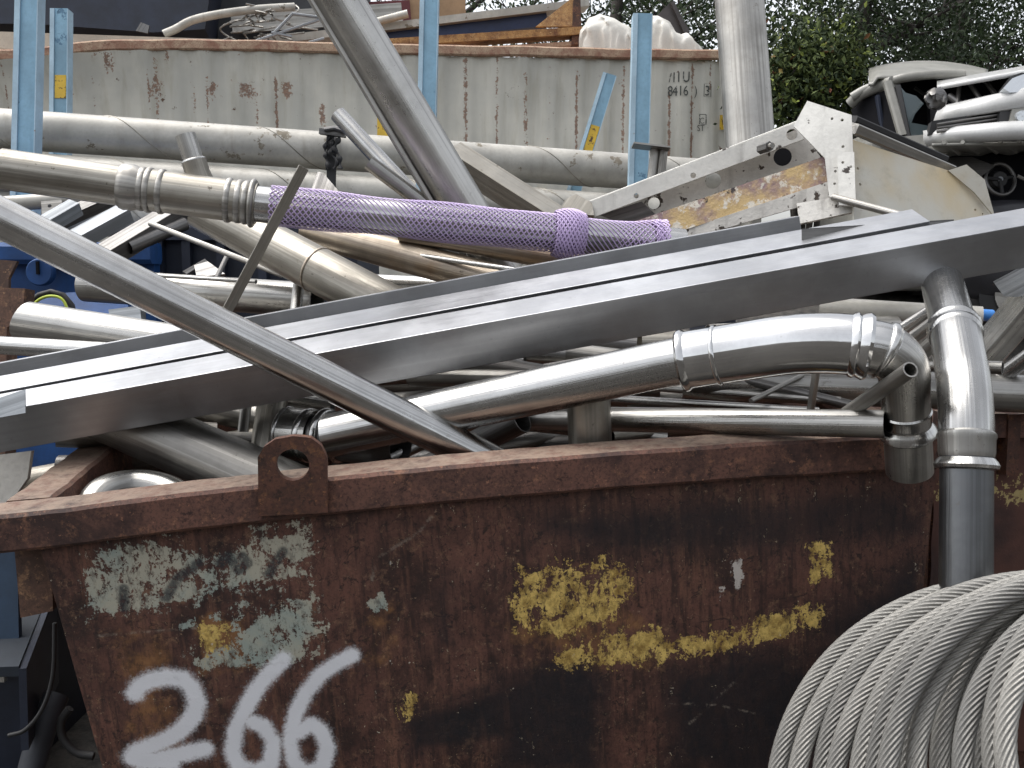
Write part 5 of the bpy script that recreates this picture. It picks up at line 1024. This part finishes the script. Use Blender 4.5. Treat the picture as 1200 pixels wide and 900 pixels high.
def leaves(mb_, centers, size, seed):
    g = np.random.default_rng(seed); n = len(centers); d = g.normal(size=(n, 3)); d[:, 2] -= .5; d /= np.linalg.norm(d, axis=1)[:, None]; s_ = np.cross(d, g.normal(size=(n, 3))); s_ /= np.linalg.norm(s_, axis=1)[:, None]
    L = size * g.uniform(.6, 1.3, (n, 1)); nn = np.cross(d, s_)
    v = np.stack([centers, centers + d * L * .45 + s_ * L * .26 + nn * L * .08, centers + d * L, centers + d * L * .45 - s_ * L * .26 + nn * L * .08], 1).reshape(-1, 3)
    o = len(mb_.v); mb_.v += [Vector(x) for x in v]; mb_.f += [t for i in range(n) for t in ((o + 4 * i, o + 4 * i + 1, o + 4 * i + 2), (o + 4 * i, o + 4 * i + 2, o + 4 * i + 3))]; mb_.uv += [(0, 0)] * (4 * n)
def tree(label, x, y, h, spread, nl, seed, leafsize=.095, z0c=.22, lean=0.0):
    g = random.Random(seed); gz = ground_z(x, y); base = Vector((x, y, gz)); t = thing('tree', label, 'tree', base, 'trees behind the container and wrecks'); q = MB(); tips = []
    def branch(p, d, L, r, lev):
        pts = [p]; k = 6
        for i in range(k):
            d = (d + Vector((g.uniform(-.22, .22), g.uniform(-.22, .22), g.uniform(-.08, .16)))).normalized(); pts.append(pts[-1] + d * L / k)
        sweep(q, pts, [r * (1 - .75 * i / k) for i in range(k + 1)], 8 if lev < 2 else 5)
        if lev >= 1: tips.extend(pts[2:])
        if lev < 3:
            for j in range(g.randint(3, 5) if lev < 2 else 2):
                a = g.uniform(0, 6.28); f = g.uniform(.35, 1); pp = pts[max(1, int(f * k))]; nd = (d * .5 + Vector((math.cos(a), math.sin(a), g.uniform(.0, .7)))).normalized(); branch(pp, nd, L * g.uniform(.45, .7), r * .5, lev + 1)
    tk = MB(); tp = [base + Vector((lean * i / 8 * h * .5 + .1 * math.sin(i + seed), 0, h * .62 * i / 8)) for i in range(9)]; sweep(tk, tp, [.16 * h / 9 * (1.1 - .08 * i) for i in range(9)], 12); tk.build('trunk', MAT['bark'], t)
    for i in range(9):
        f = g.uniform(.32, 1); pp = tp[int(f * 8)]; a = g.uniform(0, 6.28); branch(pp, Vector((math.cos(a), math.sin(a), g.uniform(.3, .9))).normalized(), spread * g.uniform(.6, 1), .06 * h / 9, 1)
    q.build('limbs', MAT['bark'], t)
    T_ = np.array([tuple(v) for v in tips]); gg = np.random.default_rng(seed); idx = gg.integers(0, len(T_), nl); cen = T_[idx] + gg.normal(size=(nl, 3)) * np.array([.42, .42, .36]) * spread / 2.6
    cen = cen[cen[:, 2] > gz + h * z0c]; lb = MB(); leaves(lb, cen, leafsize, seed); lb.build('crown', MAT['leaf'], t, smooth=None)
    return t
TL = [('slender dark tree rising behind the white sacks', 2.0, 17.5, 9.5, 2.6, 11000), ('dark leafy tree behind the thick upright pipe', 4.0, 18.5, 10.5, 3.2, 15000), ('dense dark tree above the red leaved bush', 5.6, 16.5, 9.5, 3.0, 15000), ('open crowned tree above the cream van', 7.6, 18, 10, 3.0, 12000), ('thin tree behind the white pickup bonnet', 9.3, 17.0, 9.5, 2.8, 11000), ('tree with forked trunk at the right border', 11.0, 19.0, 10.5, 3.2, 12000), ('far tree glimpsed above the sloping grey beam', -.9, 20, 9.5, 2.8, 5000)]
for i, (lb_, x_, y_, h_, s_, n_) in enumerate(TL): tree(lb_, x_, y_, h_, s_, n_, 31 + i * 7, lean=(-.05, .06, 0, .05, -.08, .07, 0)[i])
# bush with red leaves next to the thick pipe
bush = thing('leafy_bush', 'green bush with reddish drooping leaves beside the thick upright pipe', 'bush', Vector((P(945, 300, 9.6).x, 9.9, ground_z(3, 9.9))))
q = MB(); tips = []
for i in range(16):
    ex, ey = random.uniform(895, 1000), random.uniform(50, 130); e = P(ex, ey, random.uniform(9.4, 10.2)); b0_ = Vector(bush.location) + Vector((random.uniform(-.1, .1), random.uniform(-.1, .1), 0)); mid = b0_.lerp(e, .6) + Vector((0, 0, .3)); ps = smoothpath([b0_, mid, e, e + Vector((random.uniform(-.2, .2), -.1, -.35))], 6); sweep(q, ps, [.022 * (1 - .8 * k_ / (len(ps) - 1)) for k_ in range(len(ps))], 5); tips += ps[7:]
q.build('stems', MAT['bark'], bush)
T_ = np.array([tuple(v) for v in tips]); gg = np.random.default_rng(3); idx = gg.integers(0, len(T_), 10000); cen = T_[idx] + gg.normal(size=(10000, 3)) * .16; lb = MB(); leaves(lb, cen, .068, 5); lb.build('foliage', MAT['leaf2'], bush, smooth=None)
